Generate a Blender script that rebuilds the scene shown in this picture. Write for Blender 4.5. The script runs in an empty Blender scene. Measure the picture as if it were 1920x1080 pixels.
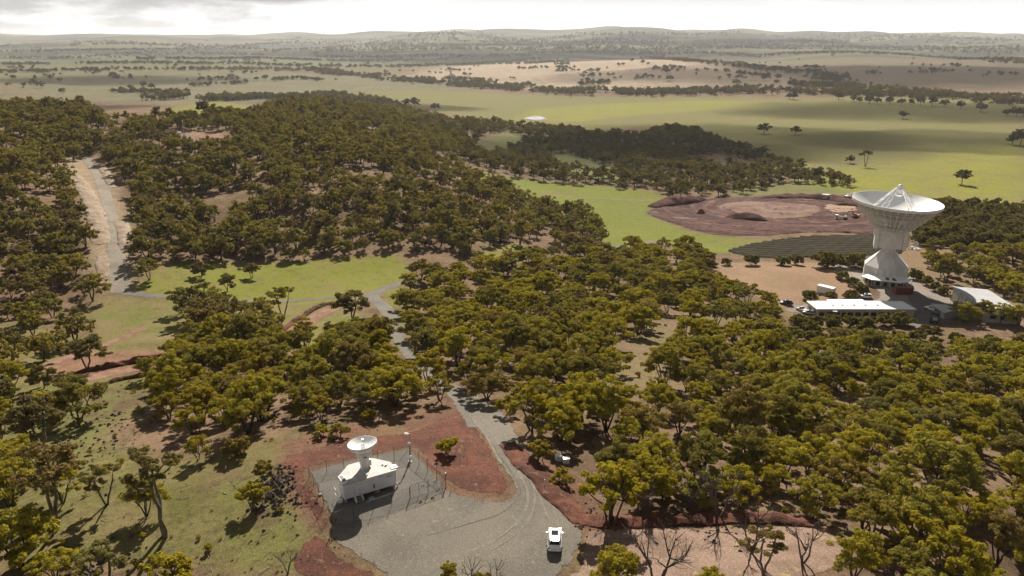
import bpy, bmesh, math, random
import numpy as np
from mathutils import Vector, Matrix, noise as mnoise
from mathutils.geometry import delaunay_2d_cdt

# ------------------------------------------------------------------ camera, sky, sun, exposure
SC = bpy.context.scene
COL = SC.collection
CAM_Z, PITCH, FPX = 62.0, math.radians(18.3), 1440.0
cam_data = bpy.data.cameras.new('camera')
cam = bpy.data.objects.new('camera', cam_data)
COL.objects.link(cam)
cam.location = (0, 0, CAM_Z)
cam.rotation_euler = (math.pi / 2 - PITCH, 0, 0)
cam_data.sensor_width = 36
cam_data.lens = 36 * FPX / 1920
cam_data.clip_start = 1
cam_data.clip_end = 80000
SC.camera = cam

SUN_EL, SUN_AZ = math.radians(36.5), math.radians(5)      # azimuth measured from +Y towards +X
SUNDIR = Vector((math.sin(SUN_AZ) * math.cos(SUN_EL), math.cos(SUN_AZ) * math.cos(SUN_EL), math.sin(SUN_EL)))
sun_data = bpy.data.lights.new('sun', 'SUN')
sun_data.energy = 5.0
sun_data.angle = math.radians(0.53)
sun_data.color = (1.0, 0.93, 0.82)
sun = bpy.data.objects.new('sun', sun_data)
COL.objects.link(sun)
sun.rotation_euler = (-SUNDIR).to_track_quat('-Z', 'Y').to_euler()

world = bpy.data.worlds.new('World')
SC.world = world
world.use_nodes = True
wn, wl = world.node_tree.nodes, world.node_tree.links
wn.clear()
wout = wn.new('ShaderNodeOutputWorld')
wbg = wn.new('ShaderNodeBackground')
wsky = wn.new('ShaderNodeTexSky')
wsky.sky_type = 'NISHITA'
wsky.sun_disc = False
wsky.sun_elevation = SUN_EL
wsky.sun_rotation = SUN_AZ
wsky.dust_density = 0.8
wbg.inputs['Strength'].default_value = 0.05
# broken cloud cover: grey cloud overhead, kept dim to cut the fill light
wtc = wn.new('ShaderNodeTexCoord')
wsep = wn.new('ShaderNodeSeparateXYZ')
wl.new(wtc.outputs['Generated'], wsep.inputs[0])
def wmath(op, a, b=None):
    n = wn.new('ShaderNodeMath'); n.operation = op
    for i, v in enumerate((a, b)):
        if v is None: continue
        if isinstance(v, (int, float)): n.inputs[i].default_value = v
        else: wl.new(v, n.inputs[i])
    return n.outputs[0]
zz = wmath('ADD', wmath('MAXIMUM', wsep.outputs[2], 0.0), 0.09)
cx = wmath('DIVIDE', wsep.outputs[0], zz)
cy = wmath('DIVIDE', wsep.outputs[1], zz)
wcomb = wn.new('ShaderNodeCombineXYZ')
wl.new(cx, wcomb.inputs[0]); wl.new(cy, wcomb.inputs[1])
wcomb.inputs[2].default_value = 3.7
wnz = wn.new('ShaderNodeTexNoise')
wnz.inputs['Scale'].default_value = 0.55
wnz.inputs['Detail'].default_value = 6
wnz.inputs['Roughness'].default_value = 0.55
wl.new(wcomb.outputs[0], wnz.inputs['Vector'])
cover = wn.new('ShaderNodeMapRange'); cover.interpolation_type = 'SMOOTHSTEP'
cover.inputs['From Min'].default_value = 0.30; cover.inputs['From Max'].default_value = 0.50
wl.new(wnz.outputs['Fac'], cover.inputs['Value'])
cloudcol = wn.new('ShaderNodeValToRGB')
ce = cloudcol.color_ramp.elements
ce[0].position = 0.40; ce[0].color = (1.45, 1.5, 1.55, 1)
ce[1].position = 0.72; ce[1].color = (.62, .64, .68, 1)
wl.new(wnz.outputs['Fac'], cloudcol.inputs['Fac'])
wmix = wn.new('ShaderNodeMix'); wmix.data_type = 'RGBA'
wl.new(cover.outputs[0], wmix.inputs['Factor'])
wl.new(wsky.outputs[0], wmix.inputs[6]); wl.new(cloudcol.outputs[0], wmix.inputs[7])
# the cloud deck closes to a bright white band low over the horizon
band = wn.new('ShaderNodeMapRange'); band.interpolation_type = 'SMOOTHSTEP'
band.inputs['From Min'].default_value = 0.11; band.inputs['From Max'].default_value = 0.0
wl.new(wsep.outputs[2], band.inputs['Value'])
wmix2 = wn.new('ShaderNodeMix'); wmix2.data_type = 'RGBA'
wl.new(band.outputs[0], wmix2.inputs['Factor'])
wl.new(wmix.outputs[2], wmix2.inputs[6]); wmix2.inputs[7].default_value = (14, 13.9, 13.7, 1)
# grey cloud masses low on the left half of the sky
wc2 = wn.new('ShaderNodeVectorMath'); wc2.operation = 'MULTIPLY'; wl.new(wtc.outputs['Generated'], wc2.inputs[0]); wc2.inputs[1].default_value = (7.5, 7.5, 34)
wn2 = wn.new('ShaderNodeTexNoise'); wn2.inputs['Scale'].default_value = 1.0; wn2.inputs['Detail'].default_value = 7; wn2.inputs['Roughness'].default_value = .6
wl.new(wc2.outputs[0], wn2.inputs['Vector'])
left = wn.new('ShaderNodeMapRange'); left.interpolation_type = 'SMOOTHSTEP'
left.inputs['From Min'].default_value = -.10; left.inputs['From Max'].default_value = -.42; wl.new(wsep.outputs[0], left.inputs['Value'])
rise = wn.new('ShaderNodeMapRange'); rise.interpolation_type = 'SMOOTHSTEP'
rise.inputs['From Min'].default_value = .004; rise.inputs['From Max'].default_value = .05; wl.new(wsep.outputs[2], rise.inputs['Value'])
dens = wmath('ADD', wmath('ADD', wn2.outputs['Fac'], wmath('MULTIPLY', left.outputs[0], .30)), wmath('MULTIPLY', rise.outputs[0], .10))
grey = wn.new('ShaderNodeMapRange'); grey.interpolation_type = 'SMOOTHSTEP'
grey.inputs['From Min'].default_value = .70; grey.inputs['From Max'].default_value = .90; wl.new(dens, grey.inputs['Value'])
wmix3 = wn.new('ShaderNodeMix'); wmix3.data_type = 'RGBA'
wl.new(wmath('MULTIPLY', grey.outputs[0], .8), wmix3.inputs['Factor']); wl.new(wmix2.outputs[2], wmix3.inputs[6]); wmix3.inputs[7].default_value = (5.6, 5.5, 5.4, 1)
gx = wmath('DIVIDE', wmath('ADD', wsep.outputs[0], .285), .085); gz = wmath('DIVIDE', wmath('SUBTRACT', wsep.outputs[2], .050), .017)
gd = wmath('ADD', wmath('ADD', wmath('MULTIPLY', gx, gx), wmath('MULTIPLY', gz, gz)), wmath('MULTIPLY', wmath('SUBTRACT', wn2.outputs['Fac'], .5), 2.2))
g2 = wn.new('ShaderNodeMapRange'); g2.interpolation_type = 'SMOOTHSTEP'
g2.inputs['From Min'].default_value = 1.1; g2.inputs['From Max'].default_value = .2; wl.new(gd, g2.inputs['Value'])
wmix4 = wn.new('ShaderNodeMix'); wmix4.data_type = 'RGBA'
wl.new(wmath('MULTIPLY', g2.outputs[0], wmath('GREATER_THAN', wsep.outputs[1], 0.0)), wmix4.inputs['Factor']); wl.new(wmix3.outputs[2], wmix4.inputs[6]); wmix4.inputs[7].default_value = (4.8, 4.75, 4.7, 1)
SKY_COLOUR = wmix4.outputs[2]
wl.new(SKY_COLOUR, wbg.inputs['Color'])
wl.new(wbg.outputs[0], wout.inputs[0])

SC.view_settings.view_transform = 'Standard'
SC.view_settings.look = 'None'
SC.view_settings.exposure = 0.75
SC.view_settings.gamma = 1.0
SC.view_settings.use_curve_mapping = False
SC.render.engine = 'CYCLES'
SC.cycles.use_denoising = True
SC.cycles.max_bounces = 6
SC.cycles.diffuse_bounces = 3
SC.cycles.transmission_bounces = 3
SC.cycles.transparent_max_bounces = 12
SC.cycles.volume_bounces = 0
SC.cycles.use_adaptive_sampling = True
SC.cycles.adaptive_threshold = 0.02
SC.cycles.sample_clamp_indirect = 6

RNG = random.Random(11)

# ------------------------------------------------------------------ surveying: directions measured in the photograph
CP, SP = math.cos(PITCH), math.sin(PITCH)
def ray(px, py):
    a, b = (px - 960) / FPX, (540 - py) / FPX
    return np.array((a, CP + b * SP, -SP + b * CP))
def on_level(px, py, z):
    d = ray(px, py); t = (z - CAM_Z) / d[2]
    return (d[0] * t, d[1] * t, z)
def to_px(p):
    x, y, z = p[0], p[1], p[2] - CAM_Z
    f = y * CP - z * SP; u = y * SP + z * CP
    return 960 + FPX * x / f, 540 - FPX * u / f

# ------------------------------------------------------------------ terrain heights: spot levels, thin-plate spline in (azimuth, log distance)
SPOTS = [(560,870,0),(700,900,0),(830,900,0),(960,1000,0),(1040,1020,0),(620,1050,-.6),(1000,880,0),(900,800,-1.5),(800,1080,0),
 (520,960,-.8),(480,860,-1.2),
 (1150,1040,-.8),(1350,1040,-1),(1500,1000,-2),(1700,1050,-3),(1900,1000,-6),(1300,900,-3),(1600,850,-9),(1900,800,-14),(1150,800,-4),
 (1250,700,-9),(1500,700,-17),(1800,700,-22),(1900,640,-25.5),(1668,530,-28),(1550,580,-27.5),(1850,600,-27.5),(1450,520,-28),(1900,470,-32),(1780,560,-28),
 (860,720,-5),(770,650,-10),(740,590,-14),(700,550,-17),(950,600,-16),(1100,560,-20),(1250,500,-28),(950,500,-23),
 (700,480,-19),(700,400,-13),(650,320,-4),(600,260,0),(900,420,-22),(850,350,-17),(800,300,-14),(1000,350,-36),(1180,400,-39),(1100,330,-41),(950,280,-46),
 (215,545,-15),(225,480,-11.5),(190,400,-8),(180,335,-5),(150,295,-2),(345,258,3),(300,300,-3),(60,205,8),(450,230,2),(500,500,-18),(430,400,-11),
 (60,500,-12),(30,350,0),(250,690,-12),(100,700,-12),(300,900,-3),(60,950,-5),(400,780,-6),(500,640,-13),(150,830,-7),(300,1060,-3),
 (620,200,-8),(830,230,-46),(450,203,-34),(1003,222,-62),(1100,260,-55),(1250,280,-52),(1450,245,-57),(1490,330,-45),(1400,395,-40),(1550,400,-40),(1280,400,-40),
 (1600,440,-37),(1450,450,-35),(1800,330,-46),(1800,385,-39),(1900,260,-55),(1700,200,-62),(1100,180,-72),(200,165,-60),(960,160,-72),(1500,182,-70),(1850,182,-70),
 (600,160,-66),(1150,152,-62),(1200,115,-40),(1450,150,-60),(300,128,-55),(800,132,-60),(1700,130,-45),(60,120,-50)]
def az_lr(x, y):
    return np.arctan2(x, y), 0.5 * np.log(x * x + y * y)
_c = []
for px, py, z in SPOTS:
    x, y, z = on_level(px, py, z)
    a, l = az_lr(np.array(x), np.array(y)); _c.append((float(a), float(l), z))
for a in (-.9, -.45, 0, .45, .9):
    _c += [(a, math.log(16), 0.5), (a, math.log(45), 0.0 if abs(a) < .5 else -3)]
for a, z in ((-.75, 8), (.75, -16)): _c.append((a, math.log(130), z * (-1 if a < 0 else 1)))
for a, l, z in ((-.55, 950, -25), (-.4, 900, -22), (-.25, 1000, -30), (-.75, 500, 8), (-.75, 950, -20), (.75, 300, -33), (.75, 900, -55), (-.8, 2200, -55), (.8, 2200, -60),
                (-.1, 4300, -62), (.12, 4400, -66), (.35, 4200, -50), (-.45, 4300, -50), (-.8, 4500, -45), (.8, 4500, -45)):
    _c.append((a, math.log(l), z))
for i in range(15):                                        # far country, rising to low ranges on the horizon
    a = -1.05 + i * .15
    t = math.exp(-((a - .12) / .30) ** 2)
    for d, z0, z1 in ((6500, -40, -8), (9000, -10, 52), (11500, 22, 118), (15000, 25, 95), (24000, 0, 40)):
        _c.append((a, math.log(d), z0 + (z1 - z0) * t))
_c = np.array(_c)
AS = 2.0
_P = np.column_stack((_c[:, 0] * AS, _c[:, 1])); _Z = _c[:, 2]
def _phi(d2):
    return 0.5 * d2 * np.log(np.maximum(d2, 1e-12))
def _tps_fit(P, Z, lam):
    n = len(P)
    K = _phi(((P[:, None] - P[None]) ** 2).sum(-1)) + lam * np.eye(n)
    Q = np.column_stack((np.ones(n), P))
    A = np.block([[K, Q], [Q.T, np.zeros((3, 3))]])
    return np.linalg.solve(A, np.concatenate((Z, np.zeros(3))))
_W = _tps_fit(_P, _Z, 0.0008)
# levels tabulated on a fine (azimuth, log r) raster so that lookups are fast
A0, A1, NA = -1.15, 1.15, 461
L0, L1, NL = math.log(12), math.log(26000), 620
_ag = np.linspace(A0, A1, NA); _lg = np.linspace(L0, L1, NL)
def _tps_eval(P):
    out = np.empty(len(P)); n = len(_P)
    for s in range(0, len(P), 20000):
        q = P[s:s + 20000]
        out[s:s + 20000] = _phi(((q[:, None] - _P[None]) ** 2).sum(-1)) @ _W[:n] + _W[n] + q @ _W[n + 1:]
    return out
_ag2, _lg2 = np.linspace(A0, A1, 116), np.linspace(L0, L1, 156)
_tab = _tps_eval(np.column_stack((np.repeat(_ag2 * AS, len(_lg2)), np.tile(_lg2, len(_ag2))))).reshape(len(_ag2), len(_lg2))
def _cubic_up(T, x0, x1):                                   # smooth resampling along axis 0
    n = T.shape[0]; h = (x0[-1] - x0[0]) / (n - 1)
    f = np.clip((x1 - x0[0]) / h, 0, n - 1.0001); i = f.astype(int); t = (f - i)[:, None]
    g = lambda k: T[np.clip(i + k, 0, n - 1)]
    a, b, c, d = g(-1), g(0), g(1), g(2)
    return b + .5 * t * (c - a + t * (2 * a - 5 * b + 4 * c - d + t * (3 * (b - c) + d - a)))
_tab = _cubic_up(_tab, _ag2, _ag)
_tab = _cubic_up(_tab.T, _lg2, _lg).T
# roughness of the land: gentle swells far away
_rs = np.random.RandomState(5)
def swell(x, y):
    s = np.zeros_like(x)
    for wl_, amp in ((2600, 13), (1500, 9), (800, 5)):
        for k in range(4):
            th = _rs2.uniform(0, math.pi); ph = _rs2.uniform(0, 6.28)
            s = s + amp * .5 * np.sin((x * math.cos(th) + y * math.sin(th)) * 6.2832 / wl_ + ph)
    return s
_rs2 = np.random.RandomState(9)
_AA, _LL = np.meshgrid(_ag, _lg, indexing='ij')
_RR = np.exp(_LL); _XX = _RR * np.sin(_AA); _YY = _RR * np.cos(_AA)
_far = np.clip((_RR - 2300) / 2500, 0, 1)
_tab = _tab + swell(_XX, _YY) * _far * _far * (3 - 2 * _far) * (1 + .9 * np.clip((_RR - 5000) / 4000, 0, 1))
_near = np.clip((_RR - 120) / 100, 0, 1) * np.clip((1500 - _RR) / 600, 0, 1)
_tab = _tab + _near * (.35 * np.sin(_XX / 9 + 1) * np.sin(_YY / 11) + .5 * np.sin(_XX / 23) * np.sin(_YY / 19 + 2))
def H(x, y):
    x = np.asarray(x, float); y = np.asarray(y, float)
    a = np.arctan2(x, y); l = .5 * np.log(x * x + y * y + 1e-9)
    fa = np.clip((a - A0) / (A1 - A0) * (NA - 1), 0, NA - 1.001); fl = np.clip((l - L0) / (L1 - L0) * (NL - 1), 0, NL - 1.001)
    i = fa.astype(int); j = fl.astype(int); u = fa - i; v = fl - j
    return (_tab[i, j] * (1 - u) * (1 - v) + _tab[i + 1, j] * u * (1 - v) + _tab[i, j + 1] * (1 - u) * v + _tab[i + 1, j + 1] * u * v)
_ts = np.exp(np.linspace(math.log(40), math.log(24000), 2600))
def at(px, py):
    """the point of the ground seen in that direction of the photograph"""
    d = ray(px, py)
    X, Y, Z = d[0] * _ts, d[1] * _ts, CAM_Z + d[2] * _ts
    g = Z - H(X, Y)
    k = np.argmax(g < 0)
    if g[k] >= 0: k = len(_ts) - 1
    t0, t1 = _ts[max(k - 1, 0)], _ts[k]
    for _ in range(18):
        tm = .5 * (t0 + t1)
        if CAM_Z + d[2] * tm - float(H(d[0] * tm, d[1] * tm)) < 0: t1 = tm
        else: t0 = tm
    x, y = d[0] * t1, d[1] * t1
    return Vector((x, y, float(H(x, y))))
def level_xy(x, y): return float(H(x, y))

# ------------------------------------------------------------------ helpers: objects and meshes
def link(o):
    COL.objects.link(o); return o
def new_obj(name, mesh, m=None, parent=None):
    o = link(bpy.data.objects.new(name, mesh))
    if m is not None and mesh is not None and not mesh.materials: mesh.materials.append(m)
    if parent is not None: o.parent = parent
    return o
def tag(o, label=None, cat=None, group=None, kind=None):
    if label: o['label'] = label
    if cat: o['category'] = cat
    if group: o['group'] = group
    if kind: o['kind'] = kind
    return o
def thing(name, label, cat, loc, rz=0, group=None):
    o = link(bpy.data.objects.new(name, None)); o.location = loc; o.rotation_euler = (0, 0, rz)
    o.empty_display_size = .3
    return tag(o, label, cat, group)
class MB:
    def __init__(s): s.v, s.f = [], []
    def add(s, vs, fs):
        b = len(s.v); s.v += [tuple(p) for p in vs]; s.f += [tuple(i + b for i in f) for f in fs]; return s
    def box(s, c, d, rz=0, taper=1.0, rx=0, ry=0):
        hx, hy, hz = d[0] / 2, d[1] / 2, d[2] / 2
        M = Matrix.Rotation(rz, 3, 'Z') @ Matrix.Rotation(ry, 3, 'Y') @ Matrix.Rotation(rx, 3, 'X')
        vs = []
        for z, k in ((-hz, 1), (hz, taper)):
            for x, y in ((-hx, -hy), (hx, -hy), (hx, hy), (-hx, hy)):
                vs.append(M @ Vector((x * k, y * k, z)) + Vector(c))
        return s.add(vs, [(3, 2, 1, 0), (4, 5, 6, 7), (0, 1, 5, 4), (1, 2, 6, 5), (2, 3, 7, 6), (3, 0, 4, 7)])
    def prism(s, poly, z0, z1):
        n = len(poly)
        vs = [(p[0], p[1], z0 if len(p) < 3 else p[2] + z0) for p in poly] + [(p[0], p[1], z1 if len(p) < 3 else p[2] + z1) for p in poly]
        return s.add(vs, [tuple(range(n))[::-1], tuple(range(n, 2 * n))] + [(i, (i + 1) % n, n + (i + 1) % n, n + i) for i in range(n)])
    def tube(s, pts, r, n=6, cap=True):
        pts = [Vector(p) for p in pts]
        if not isinstance(r, (list, tuple)): r = [r] * len(pts)
        vs, fs = [], []
        for i, p in enumerate(pts):
            t = (pts[min(i + 1, len(pts) - 1)] - pts[max(i - 1, 0)])
            t = t.normalized() if t.length > 1e-9 else Vector((0, 0, 1))
            a = t.orthogonal().normalized() if i == 0 else (a - t * a.dot(t)).normalized()
            b = t.cross(a)
            for k in range(n):
                th = 2 * math.pi * k / n
                vs.append(p + (a * math.cos(th) + b * math.sin(th)) * r[i])
        for i in range(len(pts) - 1):
            for k in range(n):
                fs.append((i * n + k, i * n + (k + 1) % n, (i + 1) * n + (k + 1) % n, (i + 1) * n + k))
        if cap: fs += [tuple(range(n))[::-1], tuple(range((len(pts) - 1) * n, len(pts) * n))]
        return s.add(vs, fs)
    def lathe(s, prof, n=32, c=(0, 0, 0), close=False):
        vs, fs = [], []
        for r, z in prof:
            for k in range(n):
                th = 2 * math.pi * (k + .5) / n
                vs.append((c[0] + r * math.cos(th), c[1] + r * math.sin(th), c[2] + z))
        for i in range(len(prof) - 1):
            for k in range(n):
                fs.append((i * n + k, i * n + (k + 1) % n, (i + 1) * n + (k + 1) % n, (i + 1) * n + k))
        if close: fs += [tuple(range(n))[::-1], tuple(range((len(prof) - 1) * n, len(prof) * n))]
        return s.add(vs, fs)
    def mesh(s, name, smooth=False):
        me = bpy.data.meshes.new(name); me.from_pydata(s.v, [], s.f)
        if smooth: me.polygons.foreach_set('use_smooth', [True] * len(me.polygons))
        me.update(); return me
    def build(s, name, m, parent=None, smooth=False, bevel=0, split=40):
        o = new_obj(name, s.mesh(name, smooth), m, parent)
        if bevel:
            b = o.modifiers.new('bevel', 'BEVEL'); b.width = bevel; b.segments = 2; b.limit_method = 'ANGLE'
        if smooth: 
            e = o.modifiers.new('split', 'EDGE_SPLIT'); e.split_angle = math.radians(split)
        return o
def copy_tree(o, parent=None):
    c = o.copy(); link(c); c.parent = parent
    for ch in list(o.children): copy_tree(ch, c)
    return c

# ------------------------------------------------------------------ materials
class NT:
    def __init__(s, name):
        s.m = bpy.data.materials.new(name); s.m.use_nodes = True
        s.t = s.m.node_tree; s.n = s.t.nodes; s.n.clear()
        s.out = s.n.new('ShaderNodeOutputMaterial')
        s._tc = None
    def node(s, kind, **k):
        n = s.n.new(kind)
        for a, v in k.items(): setattr(n, a, v)
        return n
    def set(s, sock, v):
        if hasattr(v, 'is_output') or isinstance(v, bpy.types.NodeSocket): s.t.links.new(v, sock)
        elif isinstance(v, (tuple, list)) and len(v) == 3 and sock.type == 'RGBA': sock.default_value = (*v, 1)
        else: sock.default_value = v
    def tc(s):
        if s._tc is None: s._tc = s.node('ShaderNodeTexCoord').outputs['Object']
        return s._tc
    def noise(s, scale, detail=4, rough=.55, vec=None, out='Fac'):
        n = s.node('ShaderNodeTexNoise'); n.inputs['Scale'].default_value = scale
        n.inputs['Detail'].default_value = detail; n.inputs['Roughness'].default_value = rough
        s.set(n.inputs['Vector'], s.tc() if vec is None else vec); return n.outputs[out]
    def step(s, v, a, b):
        n = s.node('ShaderNodeMapRange', interpolation_type='SMOOTHSTEP')
        s.set(n.inputs['Value'], v); n.inputs['From Min'].default_value = a; n.inputs['From Max'].default_value = b
        return n.outputs[0]
    def math(s, op, a, b=0.0, c=None):
        n = s.node('ShaderNodeMath', operation=op); s.set(n.inputs[0], a); s.set(n.inputs[1], b)
        if c is not None: s.set(n.inputs[2], c)
        return n.outputs[0]
    def mix(s, f, a, b, blend='MIX'):
        n = s.node('ShaderNodeMix', data_type='RGBA', blend_type=blend); s.set(n.inputs['Factor'], f); s.set(n.inputs[6], a); s.set(n.inputs[7], b); return n.outputs[2]
    def attr(s, name, out='Color'):
        n = s.node('ShaderNodeAttribute', attribute_name=name); return n.outputs[out]
    def bump(s, h, strength=.5, dist=.1):
        n = s.node('ShaderNodeBump'); n.inputs['Strength'].default_value = strength; n.inputs['Distance'].default_value = dist
        s.set(n.inputs['Height'], h); return n.outputs[0]
    def bsdf(s, col, rough=.9, metal=0, normal=None, spec=.3, **kw):
        b = s.node('ShaderNodeBsdfPrincipled'); s.set(b.inputs['Base Color'], col); s.set(b.inputs['Roughness'], rough)
        b.inputs['Metallic'].default_value = metal; b.inputs['Specular IOR Level'].default_value = spec
        if normal is not None: s.set(b.inputs['Normal'], normal)
        s.t.links.new(b.outputs[0], s.out.inputs['Surface']); return b
def plain(name, col, rough=.6, metal=0, var=.12, scale=1.5, spec=.4, bump=0):
    t = NT(name)
    n = t.noise(scale, 5)
    c = t.mix(t.step(n, .3, .7), tuple(min(1, x * (1 + var)) for x in col), tuple(x * (1 - var) for x in col))
    t.bsdf(c, rough, metal, t.bump(t.noise(scale * 8, 3), .3, bump) if bump else None, spec)
    return t.m
def ground_mat(name, a, b, c=None, s1=.18, s2=1.6, s3=9.0, lo=.42, hi=.60, bump=.10):
    """two earth colours in patches, a third in flecks, fine grain"""
    t = NT(name)
    n1 = t.noise(s1, 8, .62); n2 = t.noise(s2, 6, .65); n3 = t.noise(s3, 4, .6)
    k = t.step(t.math('ADD', t.math('MULTIPLY', n1, .65), t.math('MULTIPLY', n2, .35)), lo, hi)
    col = t.mix(k, a, b)
    if c: col = t.mix(t.step(n2, .56, .70), col, c)
    col = t.mix(t.step(n3, .35, .75), t.mix(.38, col, (0, 0, 0), 'MIX'), t.mix(.2, col, (1, 1, 1), 'SOFT_LIGHT'))
    h = t.math('ADD', t.math('MULTIPLY', n2, 1.0), t.math('MULTIPLY', n3, .4))
    bs = t.bsdf(col, .95, 0, t.bump(h, .6, bump), .1)
    # ragged margin: the layer thins out into loose patches where it ends
    w = t.math('ADD', t.attr('wear', 'Fac'), t.math('MULTIPLY', t.math('SUBTRACT', t.noise(1.1 * s2 / 1.4, 6, .7), .5), 1.5))
    mx = t.node('ShaderNodeMixShader'); t.set(mx.inputs[0], t.step(w, .48, .66))
    t.t.links.new(bs.outputs[0], mx.inputs[1]); t.t.links.new(t.node('ShaderNodeBsdfTransparent').outputs[0], mx.inputs[2]); t.t.links.new(mx.outputs[0], t.out.inputs['Surface'])
    return t.m
def set_wear(me, w):
    q = me.attributes.new('wear', 'FLOAT', 'POINT'); q.data.foreach_set('value', np.asarray(w, float))

# ------------------------------------------------------------------ the land: one sheet out to the horizon
def uv_poly(pxpoly):
    q = [at(*p) for p in pxpoly]
    return np.array([(math.atan2(p.x, p.y), .5 * math.log(p.x ** 2 + p.y ** 2)) for p in q])
def soft_inside(P, U, V, soft):
    inside = np.zeros(U.shape, bool); d = np.full(U.shape, 1e9)
    n = len(P)
    for i in range(n):
        (x1, y1), (x2, y2) = P[i], P[(i + 1) % n]
        c = ((y1 > V) != (y2 > V)) & (U < (x2 - x1) * (V - y1) / (y2 - y1 + 1e-12) + x1)
        inside ^= c
        ex, ey = x2 - x1, y2 - y1
        t = np.clip(((U - x1) * ex + (V - y1) * ey) / (ex * ex + ey * ey + 1e-12), 0, 1)
        d = np.minimum(d, np.hypot(U - x1 - t * ex, V - y1 - t * ey))
    sd = np.where(inside, d, -d)
    t = np.clip(sd / (2 * soft) + .5, 0, 1)
    return t * t * (3 - 2 * t)

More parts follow.
